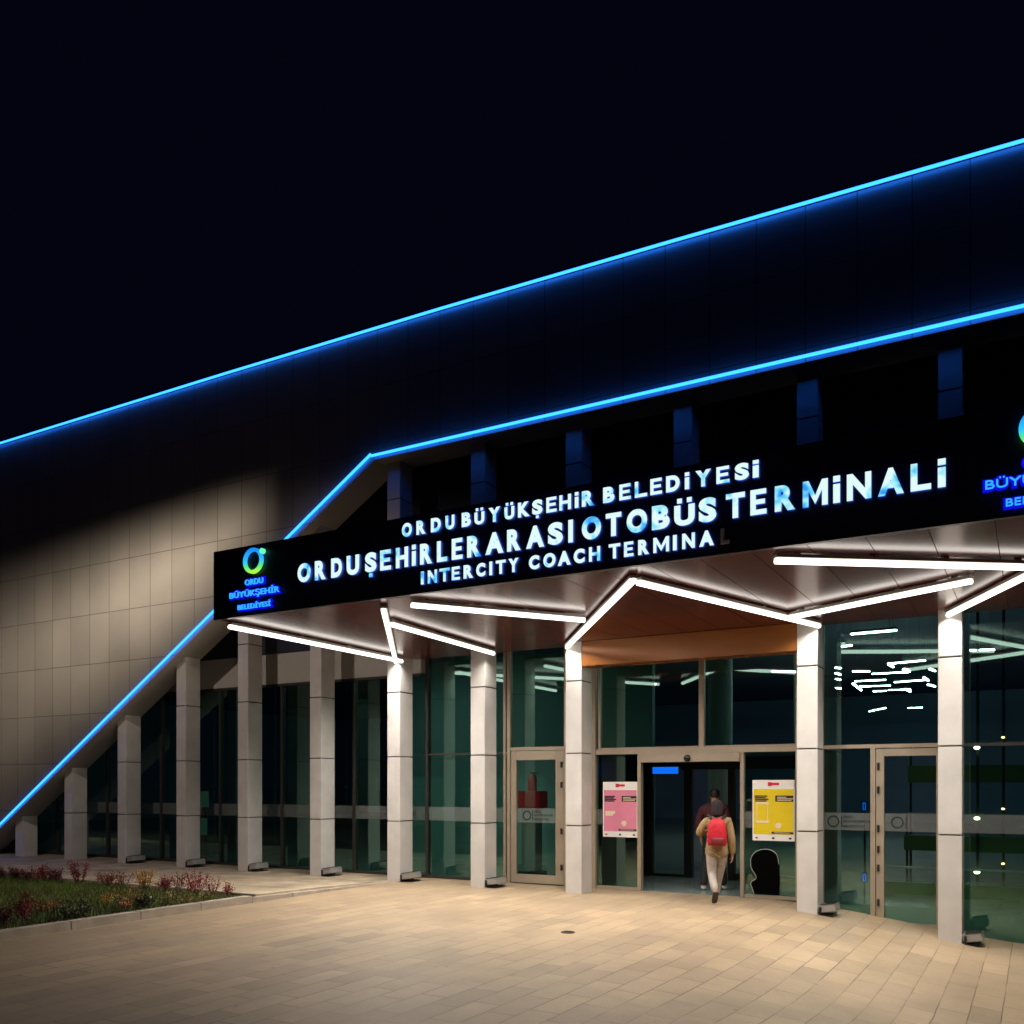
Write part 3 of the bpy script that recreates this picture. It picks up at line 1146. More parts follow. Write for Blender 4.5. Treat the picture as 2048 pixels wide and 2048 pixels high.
L3 = [('I', -6.338, -6.296), ('N', -6.238, -6.107), ('T', -6.071, -5.928), ('E', -5.897, -5.784), ('R', -5.733, -5.602), ('C', -5.56, -5.438), ('I', -5.384, -5.345), ('T', -5.298, -5.169), ('Y', -5.133, -5.002), ('C', -4.869, -4.739), ('O', -4.688, -4.537), ('A', -4.511, -4.353), ('C', -4.317, -4.187), ('H', -4.136, -4.006), ('T', -3.906, -3.775), ('E', -3.732, -3.626), ('R', -3.574, -3.454), ('M', -3.407, -3.237), ('I', -3.196, -3.155), ('N', -3.098, -2.965), ('A', -2.92, -2.769), ('L', -2.703, -2.613)]
BASE_GLYPH = {'Ü': 'U', 'Ş': 'S'}


STRAIGHT = {
    'M': lambda t: [(0, 0), (0, 1), (t, 1), (.5, .42), (1 - t, 1), (1, 1), (1, 0), (1 - t, 0), (1 - t, .60), (.5, .08), (t, .60), (t, 0)],
    'N': lambda t: [(0, 0), (0, 1), (t * .95, 1), (1 - t, .40), (1 - t, 1), (1, 1), (1, 0), (1 - t * .95, 0), (t, .60), (t, 0)],
    'E': lambda t: [(0, 0), (0, 1), (.97, 1), (.97, .80), (t, .80), (t, .60), (.90, .60), (.90, .41), (t, .41), (t, .20), (1, .20), (1, 0)],
    'L': lambda t: [(0, 0), (0, 1), (t * 1.05, 1), (t * 1.05, .21), (1, .21), (1, 0)],
    'T': lambda t: [(.5 - t * .53, 0), (.5 - t * .53, .79), (0, .79), (0, 1), (1, 1), (1, .79), (.5 + t * .53, .79), (.5 + t * .53, 0)],
    'H': lambda t: [(0, 0), (0, 1), (t * 1.05, 1), (t * 1.05, .61), (1 - t * 1.05, .61), (1 - t * 1.05, 1), (1, 1), (1, 0), (1 - t * 1.05, 0), (1 - t * 1.05, .40), (t * 1.05, .40), (t * 1.05, 0)],
}


def sign_line(letters, z0, cap, label, unlit=()):
    t = thing('illuminated_sign', label, 'sign', (letters[0][1], SY, z0), 'lit text lines on the canopy front')
    st = cap * 0.215
    for i, (c, x0, x1) in enumerate(letters):
        m = MB()
        if c in 'Iİ':
            zt = z0 + cap * (0.72 if c == 'İ' else 1.0)
            m.box(x0, x1, SY - .022, SY, z0, zt)
            if c == 'İ':
                m.box(x0, x1, SY - .022, SY, z0 + cap * .80, z0 + cap * 1.03)
        elif c in STRAIGHT:
            m.prism([(x0 + u * (x1 - x0), z0 + v * cap) for u, v in STRAIGHT[c](st / (x1 - x0))], SY - .022, SY)
        else:
            gph = BASE_GLYPH.get(c, c)
            v, fc = text_mesh(gph, 0.058, 0.05, 5)
            zt = z0 + cap * (0.86 if c == 'Ü' else 1.0)
            m.add(fit(v, x0, x1, z0, zt, SY - .022, .022), fc)
            if c == 'Ü':
                xm = (x0 + x1) / 2
                for s in (-1, 1):
                    xd = xm + s * (x1 - x0) * .24
                    m.box(xd - st * .48, xd + st * .48, SY - .022, SY, z0 + cap * .94, z0 + cap * 1.14)
            if c == 'Ş':
                xm = (x0 + x1) / 2
                m.box(xm - st * .5, xm + st * .5, SY - .022, SY, z0 - cap * .24, z0 - cap * .06)
        if i in unlit:
            m.build('letter', M['off'], t)
            continue
        o = m.build('letter', [M['letter'], M['lside']], t)
        for p_ in o.data.polygons:
            p_.material_index = 0 if abs(p_.normal.y) > .7 else 1
    return t


sign_line(L1, 4.735, .165, 'upper line of lit white letters reading ORDU BÜYÜKŞEHİR BELEDİYESİ')
sign_line(L2, 4.372, .245, 'middle and largest line of lit letters reading ORDU ŞEHİRLERARASI OTOBÜS TERMİNALİ')
sign_line(L3, 4.135, .155, 'lowest line of lit letters reading INTERCITY COACH TERMINAL, last letter dark', (21,))


def logo(cx, label):
    t = thing('logo_sign', label, 'sign', (cx, SY, 4.1), 'ring logos on the canopy front')
    m = MB()
    ring_poly(m, cx - .03, 4.762, .172, .046, SY - .035, SY, seg=56, rx=1.02)
    m.build('ring', M['ring'], t)
    m = MB()
    k = 22
    m.prism([(cx + .146 + .036 * math.cos(2 * math.pi * q / k), 4.868 + .036 * math.sin(2 * math.pi * q / k)) for q in range(k)], SY - .045, SY)
    m.build('dot', M['dotled'], t)
    for s, half, z0, z1 in (("ORDU", .165, 4.440, 4.515), ("BÜYÜKŞEHİR", .455, 4.270, 4.392), ("BELEDİYESİ", .300, 4.122, 4.208)):
        v, fc = text_mesh(s, 0.0, 0.05, 3)
        MB().add(fit(v, cx - half, cx + half, z0, z1, SY - .045, .02), fc).build('lettering', M['logoface'], t)
        v, fc = text_mesh(s, 0.10, 0.05, 3)
        MB().add(fit(v, cx - half - .022, cx + half + .022, z0 - .022, z1 + .022, SY - .016, .016), fc).build('backlight', M['logohalo'], t)


logo(-9.07, 'complete ring logo with blue words at the canopy corner nearest the slanted strip')
logo(0.08, 'ring logo with blue words after TERMİNALİ, cut off by the picture edge')

# ------------------------------------------------------------------ lamps hanging in the hall
PEND = [((-3.134, 18.679), (-2.296, 18.648)), ((-3.582, 20.291), (-3.364, 20.168)), ((-3.124, 23.708), (-2.261, 23.491)), ((-3.114, 23.796), (-3.086, 24.445)),
        ((-2.923, 24.978), (-2.821, 25.492)), ((-4.119, 24.835), (-3.735, 25.057)), ((-3.766, 25.657), (-2.845, 25.711)), ((-4.465, 27.235), (-3.644, 27.268)),
        ((-4.616, 27.833), (-4.712, 29.97)), ((-4.576, 28.758), (-3.733, 28.938)), ((-3.517, 28.064), (-2.631, 27.853)), ((-2.666, 27.197), (-2.632, 28.127)),
        ((-4.443, 30.464), (-4.046, 30.489)), ((-3.961, 30.269), (-3.34, 30.43)), ((-3.481, 30.217), (-3.434, 31.184)), ((-2.346, 25.312), (-2.255, 25.818)),
        ((-2.748, 29.206), (-2.611, 29.893)), ((-4.37, 23.834), (-4.264, 23.995)), ((-4.583, 24.993), (-4.526, 25.415)), ((-4.82, 26.374), (-4.744, 26.625)),
        ((-5.264, 28.801), (-5.162, 29.06)), ((-5.785, 38.667), (-4.976, 37.23)), ((-4.236, 37.657), (-3.734, 37.746)), ((-1.245, 22.22), (-0.781, 22.389)),
        ((-5.921, 23.711), (-5.428, 24.182)), ((-12.69, 21.137), (-12.47, 21.436)), ((-13.337, 25.196), (-13.218, 25.456)), ((-10.087, 24.535), (-9.629, 25.079))]
ORD = ['nearest', 'second nearest', 'third nearest', 'fourth nearest', 'fifth nearest', 'sixth nearest', 'seventh nearest', 'eighth nearest', 'ninth nearest', 'tenth nearest',
       'eleventh nearest', 'twelfth nearest', 'thirteenth nearest', 'fourteenth nearest', 'fifteenth nearest', 'sixteenth nearest', 'seventeenth nearest', 'eighteenth nearest',
       'nineteenth nearest', 'twentieth nearest', 'twenty-first nearest', 'twenty-second nearest', 'twenty-third nearest', 'twenty-fourth nearest']
PEND.sort(key=lambda s: s[0][1])
seen = {}
for a, b_ in PEND:
    u = a[0] / a[1]
    bay = 'over the red cabinet door' if u < -.45 else ('over the poster doorway' if u < -.235 and a[0] < -5.3 else ('over the tall hinged door' if u > -.21 or a[0] > -5.3 else 'over the poster doorway'))
    if a[0] > -1.5:
        bay = 'past the last pillar'
    k = seen.get(bay, 0)
    seen[bay] = k + 1
    A, B = Vector((*a, 4.70)), Vector((*b_, 4.70))
    dirv = (B - A).normalized()
    side = Vector((-dirv.y, dirv.x, 0))
    t = thing('pendant_light', 'slim hall lamp seen %s, %s to the glass' % (bay, ORD[k]), 'lamp', ((A + B) / 2)[:], 'slim lamps hanging in the hall')
    MB().obox((A + B) / 2 + Vector((0, 0, .045)), (B - A) / 2, side * .035, Vector((0, 0, .02))).build('housing', M['black'], t)
    MB().obox((A + B) / 2, (B - A) / 2, side * .016, Vector((0, 0, .012))).build('diffuser', M['pend'], t)
    w_ = MB()
    for q in (A + (B - A) * .15, A + (B - A) * .85):
        w_.tube([q + Vector((0, 0, .06)), q + Vector((0, 0, 1.295))], .003, 5)
    w_.build('cable', M['black'], t)

# ------------------------------------------------------------------ things in and at the doorway
# posters
def poster(x0, x1, z0, z1, mat, label, kind):
    t = thing('poster', label, 'poster', ((x0 + x1) / 2, YG - .02, z0), 'posters on the entrance glass')
    W, H = x1 - x0, z1 - z0
    y0 = YG - .030
    MB().box(x0, x1, y0, YG - .012, z0, z1).build('backing_sheet', M['white'], t)
    MB().box(x0 + .018, x1 - .014, y0 - .003, y0 - .0005, z0 + H * .105, z1 - H * .15).build('colour_field', mat, t)
    inks = [M['red'], M['ink'], M['paper']]

    def P(m, u0, u1, v0, v1, mi, lift):
        m.box(x0 + u0 * W, x0 + u1 * W, y0 - lift - .002, y0 - lift, z0 + v0 * H, z0 + v1 * H, mi)
    m = MB()
    P(m, .37, .47, .90, .965, 0, .001)
    P(m, .46, .64, .915, .955, 0, .0035)
    m.build('logo_mark', inks, t)
    m = MB()
    for q, wd in ((.735, .30), (.708, .26), (.680, .33), (.652, .28)):
        P(m, .06, .06 + wd, q - .010, q + .010, 1, .004)
    m.build('text_block', inks, t)
    m = MB()
    P(m, .55, .975, .645, .745, 1, .004)
    for q, wd in ((.718, .22), (.692, .38), (.668, .34)):
        P(m, .59, .59 + wd, q - .006, q + .006, 2, .0065)
    m.build('caption_box', inks, t)
    m = MB()
    if kind:
        P(m, .10, .40, .60, .64, 2, .004)
        P(m, .10, .115, .33, .60, 2, .004)
        P(m, .36, .375, .33, .60, 2, .004)
        P(m, .10, .40, .29, .33, 2, .004)
    else:
        P(m, .08, .36, .42, .47, 2, .004)
        P(m, .08, .30, .385, .42, 2, .004)
    m.build('text_panel', inks, t)
    m = MB()
    P(m, .46, .975, .118, .150, 1, .004)
    P(m, .52, .90, .130, .138, 2, .0065)
    m.build('caption_box', inks, t)
    for q in (.10, .5, .9):
        m = MB()
        P(m, q - .03, q + .03, .03, .06, 0 if q == .1 else 1, .001)
        m.build('footer_mark', inks, t)
    cxp, czp = x0 + .62 * W, z0 + .25 * H
    MB().prism([(cxp + .045 * math.cos(q * .35) * (1 + .12 * math.sin(q)), czp + .045 * math.sin(q * .35)) for q in range(18)], y0 - .009, y0 - .006).build('emblem', M['paper'], t)


poster(-6.322, -5.700, .879, 1.803, M['pink'], 'pink poster in a white sheet on the glass beside the open doorway', 0)
poster(-3.796, -3.160, .895, 1.827, M['yellow'], 'yellow poster in a white sheet on the glass above the black profile board', 1)

# black board in the shape of a head seen from the side
pr = [(-3.900, .01), (-3.925, .09), (-3.955, .171), (-3.93, .215), (-3.888, .237), (-3.866, .262), (-3.863, .287), (-3.885, .330), (-3.925, .384), (-3.950, .445), (-3.955, .507), (-3.952, .56), (-3.937, .607), (-3.90, .66), (-3.851, .697), (-3.78, .722), (-3.703, .732), (-3.635, .722), (-3.581, .695), (-3.54, .655), (-3.52, .599), (-3.508, .501), (-3.508, .01)]
bt_ = thing('display_board', 'black cut-out board shaped like a head in profile, standing against the glass', 'board', (-3.6, 14.02, 0))
pr = [(x_ * .9665, max(0.004, 1.75 - (1.75 - z_) * .9665)) for x_, z_ in pr]
MB().prism(pr, 14.005, 14.035).build('panel', M['blackboard'], bt_)
rim = MB()
rim.tube([(x_, 14.003, z_) for x_, z_ in pr[:-1]], .006, 6)
rim.build('rim', M['housing'], bt_)

# red cabinet on a pedestal, extinguisher on it, behind the hinged door
t = thing('pedestal', 'grey upright pedestal behind the hinged door, carrying the red cabinet', 'pedestal', (-8.57, 15.6, 0))
MB().box(-8.73, -8.42, 15.48, 15.78, .06, 1.295).build('body', M['ped'], t, bevel=.01)
MB().box(-8.80, -8.35, 15.42, 15.84, .006, .06).build('base', M['black'], t)
t = thing('fire_cabinet', 'dark red box on the grey pedestal behind the hinged door', 'cabinet', (-8.57, 15.6, 1.3))
MB().box(-8.838, -8.306, 15.44, 15.80, 1.297, 1.632).build('body', M['extred'], t, bevel=.015)
MB().box(-8.80, -8.345, 15.425, 15.438, 1.33, 1.60).build('door_leaf', M['extred'], t, bevel=.004)
t = thing('fire_extinguisher', 'red fire extinguisher standing on the red box behind the hinged door', 'extinguisher', (-8.56, 15.62, 1.634))
MB().lathe((-8.56, 15.62, 1.634), [(.085, 0), (.09, .02), (.09, .22), (.07, .28), (.03, .31), (.025, .335)], 20).build('cylinder', M['extred'], t, smooth=True)
MB().box(-8.60, -8.47, 15.605, 15.635, 1.972, 1.995).tube([(-8.53, 15.62, 1.955), (-8.47, 15.60, 1.93), (-8.455, 15.60, 1.80)], .012, 8).build('valve', M['black'], t)

# LED ticker over the inner door, blue queue displays
t = thing('ticker_display', 'blue dot-matrix ticker glowing high inside the open doorway', 'display', (-5.8, 15.6, 1.95))
MB().box(-6.06, -5.55, 15.6, 15.68, 1.945, 2.085).build('case', M['screen'], t)
MB().box(-5.84, -5.78, 15.62, 15.66, 2.085, 2.262).build('bracket', M['black'], t)
m = MB()
for i in range(26):
    for j in range(6):
        x0 = -6.045 + i * .0188
        m.box(x0, x0 + .0155, 15.594, 15.599, 1.955 + j * .0205, 1.9715 + j * .0205)
m.build('dot_matrix', M['bluescreen'], t)


def queue_display(z, label):
    t = thing('queue_display', label, 'display', (-2.315, 15.0, z), 'small blue number displays')
    MB().box(-2.355, -2.275, 15.0, 15.06, z - .02, z + .135).build('case', M['screen'], t)
    MB().box(-2.330, -2.300, 15.03, 15.055, 0.006, z - .02).build('post', M['black'], t)
    m = MB()
    for bx in ((-2.338, -2.292, .105, .117), (-2.338, -2.292, .0, .012)):
        m.box(bx[0], bx[1], 14.994, 14.999, z + bx[2], z + bx[3])
    m.box(-2.338, -2.326, 14.994, 14.999, z + .012, z + .105)
    m.box(-2.304, -2.292, 14.994, 14.999, z + .012, z + .105)
    m.build('digit', M['bluescreen'], t)


queue_display(1.36, 'higher of two small blue number displays past the pillar beside the yellow poster')
queue_display(.25, 'lower of two small blue number displays past the pillar beside the yellow poster')

# green boards added in place of bands reflected past the last pillar
for yk, zz, hh, rail, lab in ((19.5, 1.80, .33, 2.55, 'topmost'), (18.9, .50, .29, 1.19, 'middle'), (15.6, .006, .20, .43, 'lowest')):
    t = thing('green_reflection_board', '%s dark green board standing in for a reflected band past the last pillar' % lab, 'stand-in board', (.5, yk, zz), 'green boards standing in for reflections')
    MB().box(-2.2, 3.2, yk, yk + .06, zz, zz + hh).build('front_board', M['igreen'], t)
    MB().box(-2.2, 3.2, yk - .02, yk + .02, rail, rail + .03).build('rail', M['housing'], t)
    m = MB()
    for q in (-2.15, .5, 3.15):
        m.box(q - .02, q + .02, yk + .065, yk + .105, .006, rail)
    m.build('post', M['black'], t)
for k, (x_, z_, lab) in enumerate(((-.90, 2.41, 'upper'), (-.90, 1.16, 'middle'), (-.90, .21, 'lower'))):  # glowing globes in place of street lamps mirrored in the glass
    t = thing('lamp_reflection_globe', 'small warm globe standing in for a reflected lamp, %s of three past the last pillar' % lab, 'lamp', (x_, 18.0, z_), 'warm globes standing in for reflected lamps')
    MB().lathe((x_, 18.0, z_), [(.02, -.03), (.045, -.015), (.05, 0), (.045, .015), (.02, .03)], 14).build('globe', M['reflspot'], t, smooth=True)
    MB().tube([(x_, 18.05, z_), (x_, 18.25, z_)], .012, 8).build('arm', M['black'], t)
for k, (x_, z_, lab) in enumerate(((-.51, 2.61, 'upper'), (-.51, 1.32, 'middle'), (-.51, .33, 'lower'))):  # smaller globes, likewise added for mirrored lamps
    t = thing('lamp_reflection_globe', 'tiny orange globe standing in for a reflected lamp, %s of three stacked' % lab, 'lamp', (x_, 18.6, z_), 'orange globes standing in for reflected lamps')
    MB().lathe((x_, 18.6, z_), [(.012, -.018), (.028, -.008), (.03, 0), (.028, .008), (.012, .018)], 12).build('globe', M['reflsmall'], t, smooth=True)
    MB().tube([(x_, 18.63, z_), (x_, 18.9, z_)], .008, 8).build('arm', M['black'], t)
tag(MB().box(-.535, -.485, 18.905, 18.955, .005, 5.9).build('globe_post', M['black']), 'thin black added post carrying the tiny orange globes', 'post')  # posts added only to carry the stand-in globes
MB_post = MB().box(-.925, -.875, 18.25, 18.30, .005, 5.9).build('globe_post', M['black'])
tag(MB_post, 'thin black added post carrying the warm round globes', 'post')


t = thing('notice_board', 'small pale notice board on a stand inside the dark lower glazing', 'board', (-17.33, 15.2, 0))
bx = -17.46
MB().box(bx, bx + .26, 15.2, 15.23, 1.22, 1.60).build('panel', M['notice'], t)
MB().box(bx + .11, bx + .15, 15.235, 15.265, .03, 1.5).box(bx - .02, bx + .28, 15.15, 15.35, .006, .03).build('stand', M['black'], t)
MB().box(bx + .02, bx + .24, 15.185, 15.198, .55, .95).build('leaflet_tray', M['notice'], t)

# flood lights at the pillar feet
def floodlight():
    t = thing('floodlight', '', 'floodlight', (0, 0, 0), 'unlit floodlights at the pillar feet')
    MB().obox((.12, 0, .10), (.115, 0, .02), (0, .17, 0), (-.012, 0, .055)).build('body', M['flood_body'], t, bevel=.012)
    MB().obox((.125, -.02, .163), (.095, 0, .017), (0, .15, 0), (-.001, 0, .004)).build('lens', M['flood_lens'], t)
    MB().box(.02, .05, -.185, -.173, .0, .12).box(.02, .05, .173, .185, .0, .12).box(.02, .20, -.185, .185, .0, .012).build('bracket', M['black'], t)
    return t


fl0 = None
WHERE = {2: 'third pillar from the low strip end', 3: 'fourth pillar from the low strip end', 4: 'first pillar that meets the end tube of the canopy',
         5: 'dim pillar just before the blazing one', 6: 'blazing white pillar under the steep tube', 7: 'pillar just before the red cabinet door',
         10: 'pillar beside the yellow poster', 11: 'last pillar past the tall hinged door'}
for i, wh in WHERE.items():
    loc = (COLS[i] + CW / 2 + .005, YC + .16, ground_z(COLS[i] + .3, YC) + .012)
    lab = 'grey floodlight at foot of ' + wh
    if fl0 is None:
        fl0 = floodlight()
        fl0.location = loc
        fl0['label'] = lab
    else:
        copy_thing(fl0, loc, lab)

# little drain cover in the paving
t = thing('drain_cover', 'small dark drain cover set in the tan paving before the doors', 'drain cover', (-4.805, 9.65, 0))
m = MB().lathe((-4.805, 9.65, ground_z(-4.8, 9.65) + .001), [(.085, 0), (.085, .006), (.075, .009)], 20)
m.build('lid', pbr('drain_iron', (0.05, 0.035, 0.025), .6, noise=.3, scale=30), t)
m = MB()
for k in range(4):
    m.box(-4.86, -4.75, 9.605 + k * .027, 9.615 + k * .027, ground_z(-4.8, 9.65) + .0105, ground_z(-4.8, 9.65) + .014)
m.build('slot_grille', M['black'], t)

# flood light unit on the canopy roof that washes the wall
t = thing('wall_washer', 'warm floodlight on the canopy roof end that lights the panelled wall', 'floodlight', (-9.55, 9.62, 4.99))
MB().obox((-9.55, 9.70, 5.12), (.12, 0, 0), (0, .06, .03), (0, -.02, .05)).build('body', M['flood_body'], t)
MB().box(-9.58, -9.52, 9.68, 9.74, 4.972, 5.08).build('bracket', M['black'], t)


# ------------------------------------------------------------------ shrubs
def shrub(x, y, h, wd, kind, label, sparse=False):
    h, wd = h * 1.2, wd * 1.55
    t = thing('shrub', label, 'shrub', (x, y, .05), 'little shrubs in the planting bed')
    st = MB()
    tips = []
    ns = 7 if sparse else 11
    for k in range(ns):
        a = random.uniform(0, 2 * math.pi)
        rr = random.uniform(.15, 1.0) * wd * .5
        tip = Vector((x + math.cos(a) * rr, y + math.sin(a) * rr, .05 + h * random.uniform(.5, 1.05)))
        mid = Vector((x + math.cos(a) * rr * .5, y + math.sin(a) * rr * .5, .05 + h * random.uniform(.12, .4)))
        st.tube([(x, y, .04), mid, tip], .005, 5, rs=[.007, .005, .003])
        tips += [(mid, tip)]
    st.build('stems', M['stem'], t)
    lf = MB()
    n = 320 if sparse else 950
    for k in range(n):
        mid, tip = random.choice(tips)
        s = random.random() ** .85
        c = mid.lerp(tip, s) + Vector((random.gauss(0, .030), random.gauss(0, .030), random.gauss(0, .022)))
        c.z = max(c.z, .06)
        sz = random.uniform(.007, .017)
        u = Vector((random.gauss(0, 1), random.gauss(0, 1), random.gauss(0, .6))).normalized()
        v = u.orthogonal().normalized()
        if random.random() < .5:
            v = u.cross(v)
        lf.add([c - u * sz, c + v * sz * .55, c + u * sz * 1.1, c - v * sz * .55], [(0, 1, 2, 3)])
    lf.build('foliage', LEAF[kind], t, recalc=False)


SHRUBS = [(-16.05, 9.50, .20, .16, 'dark red', 0), (-15.80, 9.60, .21, .20, 'dark red', 0), (-15.50, 9.70, .19, .30, 'dark red', 0), (-15.20, 9.74, .23, .24, 'red', 0), (-14.85, 9.78, .22, .24, 'dark red', 0),
          (-14.20, 9.76, .34, .44, 'red', 0), (-13.45, 9.78, .20, .24, 'russet', 0), (-13.10, 9.80, .22, .24, 'russet', 1), (-12.60, 9.82, .27, .28, 'yellow', 0),
          (-12.05, 9.78, .20, .24, 'red', 0), (-11.72, 9.80, .28, .20, 'red', 1), (-11.25, 9.72, .31, .26, 'crimson', 0), (-11.00, 9.82, .21, .14, 'crimson', 1), (-10.72, 9.84, .17, .12, 'crimson', 1),
          (-10.72, 6.34, .25, .18, 'dark red', 0), (-10.85, 6.70, .31, .22, 'red', 0), (-11.50, 7.43, .15, .26, 'orange', 1), (-10.50, 7.14, .20, .28, 'dark green', 0),
          (-11.25, 8.15, .19, .20, 'yellow', 1), (-10.64, 8.01, .27, .26, 'orange', 1), (-10.60, 8.24, .19, .18, 'dark green', 0), (-10.48, 8.60, .18, .24, 'olive', 1),
          (-10.50, 8.90, .13, .22, 'olive', 1), (-10.53, 9.22, .12, .24, 'olive', 1)]
SH_LABEL = ['tiny dark red shrub at the far end of the back row in the bed', 'dark red shrub second from the far end of the back row', 'wide dark red shrub third from the far end of the back row',
            'low red shrub fourth from the far end of the back row', 'dark red shrub just before the biggest red bush', 'biggest full red bush in the back row of the bed',
            'brownish russet shrub just after the biggest red bush', 'thin russet shrub next to the yellow shrub in the back row', 'yellow-leaved shrub in the back row of the bed',
            'red shrub just after the yellow one in the back row', 'thin tall red shrub between the red and the crimson shrub', 'bright crimson shrub near the bed corner',
            'sparse crimson sprig beside the bright crimson shrub', 'smallest crimson sprig at the very corner of the bed',
            'dark red shrub at the picture edge close to the front kerb', 'full red shrub close to the front kerb', 'thin orange tuft in the middle of the lawn near the front',
            'dark green low shrub by the front kerb beside the full red one', 'yellow tuft standing in the middle of the lawn', 'orange flowered shrub on thin stems by the front kerb',
            'dark green shrub just behind the orange flowered one', 'olive yellow tuft by the front kerb, first after the dark green shrub', 'olive yellow tuft by the front kerb, middle of three',
            'olive yellow tuft by the front kerb, closest to the bed corner']
for s, lab in zip(SHRUBS, SH_LABEL):
    shrub(*s[:5], lab, bool(s[5]))


# ------------------------------------------------------------------ people
def skin_mesh(name, chains, mat, parent, sub=2, root=0, origin=(0, 0, 0)):
    """one smooth surface grown round a skeleton: chains of (point-name or new name, xyz, radius)"""
    pts, idx, edges = [], {}, []
    for ch in chains:
        prev = None
        for item in ch:
            if isinstance(item, str):
                i = idx[item]
            else:
                nm, co, r = item
                i = len(pts)
                idx[nm] = i
                pts.append((co, r))
            if prev is not None:
                edges.append((prev, i))
            prev = i
    me = bpy.data.meshes.new(name)
    ox, oy, oz = origin
    me.from_pydata([(c[0] + ox, c[1] + oy, c[2] + oz) for c, r in pts], edges, [])
    o = bpy.data.objects.new(name, me)
    col.objects.link(o)
    sk = o.modifiers.new('skin', 'SKIN')
    sk.use_smooth_shade = True
    for i, (c, r) in enumerate(pts):
        sv = me.skin_vertices[0].data[i]
        sv.radius = r if isinstance(r, tuple) else (r, r)
        sv.use_root = (i == root)
    ss = o.modifiers.new('sub', 'SUBSURF')
    ss.levels = sub
    ss.render_levels = sub
    dg = bpy.context.evaluated_depsgraph_get()
    me2 = bpy.data.meshes.new_from_object(o.evaluated_get(dg))
    o.modifiers.clear()
    o.data = me2
    bpy.data.meshes.remove(me)
    me2.materials.clear()
    me2.materials.append(mat)
    me2.polygons.foreach_set('use_smooth', [True] * len(me2.polygons))
    if parent:
        place(o, parent)
    return o


def hand_chains(tag_, wrist, d, side, fwd, s=1.0):
    """palm and five curled fingers: d = direction of the hand, side = towards the little finger, fwd = palm normal"""
    W, D, S, Fw = Vector(wrist), Vector(d).normalized(), Vector(side).normalized(), Vector(fwd).normalized()
    P = lambda a, b_, c: tuple(W + (D * a + S * b_ + Fw * c) * s)
    out = [[tag_ + 'wr', (tag_ + 'pm', P(.05, 0, .004), .026 * s)]]
    for k, (off, ln) in enumerate(((-.028, .070), (-.010, .080), (.009, .074), (.026, .058))):
        out.append([tag_ + 'pm', (tag_ + 'f%da' % k, P(.088, off, .006), .0095 * s), (tag_ + 'f%db' % k, P(.088 + ln * .5, off, .016), .0085 * s), (tag_ + 'f%dc' % k, P(.088 + ln * .82, off, .040), .0075 * s)])
    out.append([tag_ + 'pm', (tag_ + 'ta', P(.035, -.036, .012), .011 * s), (tag_ + 'tb', P(.070, -.052, .026), .0095 * s), (tag_ + 'tc', P(.095, -.052, .040), .0085 * s)])
    return out


# the woman walking in: x to her right, y forward (into the building), z up
WX, WY = -4.075, 13.10
woman = thing('person', 'person in beige coat and light trousers walking in at the doorway', 'person', (WX, WY, 0))
woman.rotation_euler = (0, 0, R(17))
O = (WX, WY, 0)
body = [
    [('pel', (0, 0.02, .80), (.125, .095)), ('wst', (0, .02, .96), (.112, .085)), ('chs', (0, .03, 1.14), (.13, .092)), ('nk0', (0, .035, 1.275), (.060, .055)), ('nk1', (0, .045, 1.335), .050),
     ('hd0', (0, .06, 1.40), (.068, .078)), ('hd1', (0, .06, 1.465), (.076, .090)), ('hd2', (0, .055, 1.525), (.055, .062))],
    ['hd0', ('nose', (0, .150, 1.425), .014)],
    ['hd0', ('earl', (-.082, .055, 1.432), .012)],
    ['hd0', ('earr', (.082, .055, 1.432), .012)],
    ['chs', ('sl', (-.155, .03, 1.225), .055), ('el', (-.265, .05, 1.02), .042), ('fl', (-.20, .22, 1.02), .036), ('Lwr', (-.13, .30, 1.06), .026)],
    ['chs', ('sr', (.155, .03, 1.225), .055), ('er', (.215, .0, .955), .042), ('fr', (.225, .05, .80), .034), ('Rwr', (.228, .075, .725), .025)],
    ['pel', ('hl', (-.085, .0, .745), .082), ('kl', (-.075, .02, .440), .055), ('cl', (-.050, -.10, .33), .050), ('al', (-.015, -.215, .185), .036), ('tl', (-.030, -.15, .06), .032), ('tl2', (-.04, -.085, .03), .026)],
    ['pel', ('hr', (.075, .03, .745), .082), ('kr', (.035, .17, .430), .055), ('cr', (.012, .21, .30), .050), ('ar', (-.018, .26, .085), .036), ('tr', (-.025, .36, .045), .032), ('tr2', (-.027, .44, .035), .026)],
] + hand_chains('L', (-.13, .30, 1.06), (.5, .6, .35), (0, 0, -1), (.7, -.3, 0), .9) + hand_chains('R', (.228, .075, .725), (0, .15, -1), (0, -1, -.1), (-1, 0, 0), .9)
skin_mesh('body', body, M['skin'], woman, 1, 0, O)
coat = [
    [('a', (0, .02, .650), (.195, .160)), ('a1', (0, .02, .79), (.185, .150)), ('b', (0, .02, .97), (.150, .118)), ('c', (0, .03, 1.13), (.158, .115)), ('d', (0, .035, 1.225), (.125, .095)), ('d2', (0, .04, 1.295), (.082, .075))],
    ['d', ('sl', (-.160, .035, 1.215), (.072, .072)), ('el0', (-.215, .04, 1.115), .064), ('el', (-.268, .045, 1.025), .060), ('fl', (-.20, .22, 1.025), .050), ('wl', (-.145, .285, 1.055), .044)],
    ['d', ('sr', (.160, .035, 1.215), (.072, .072)), ('er0', (.192, .02, 1.08), .064), ('er', (.215, .0, .955), .060), ('fr', (.225, .045, .81), .052), ('wr', (.228, .07, .715), .048)],
]
skin_mesh('coat', coat, M['coat'], woman, 2, 0, O)
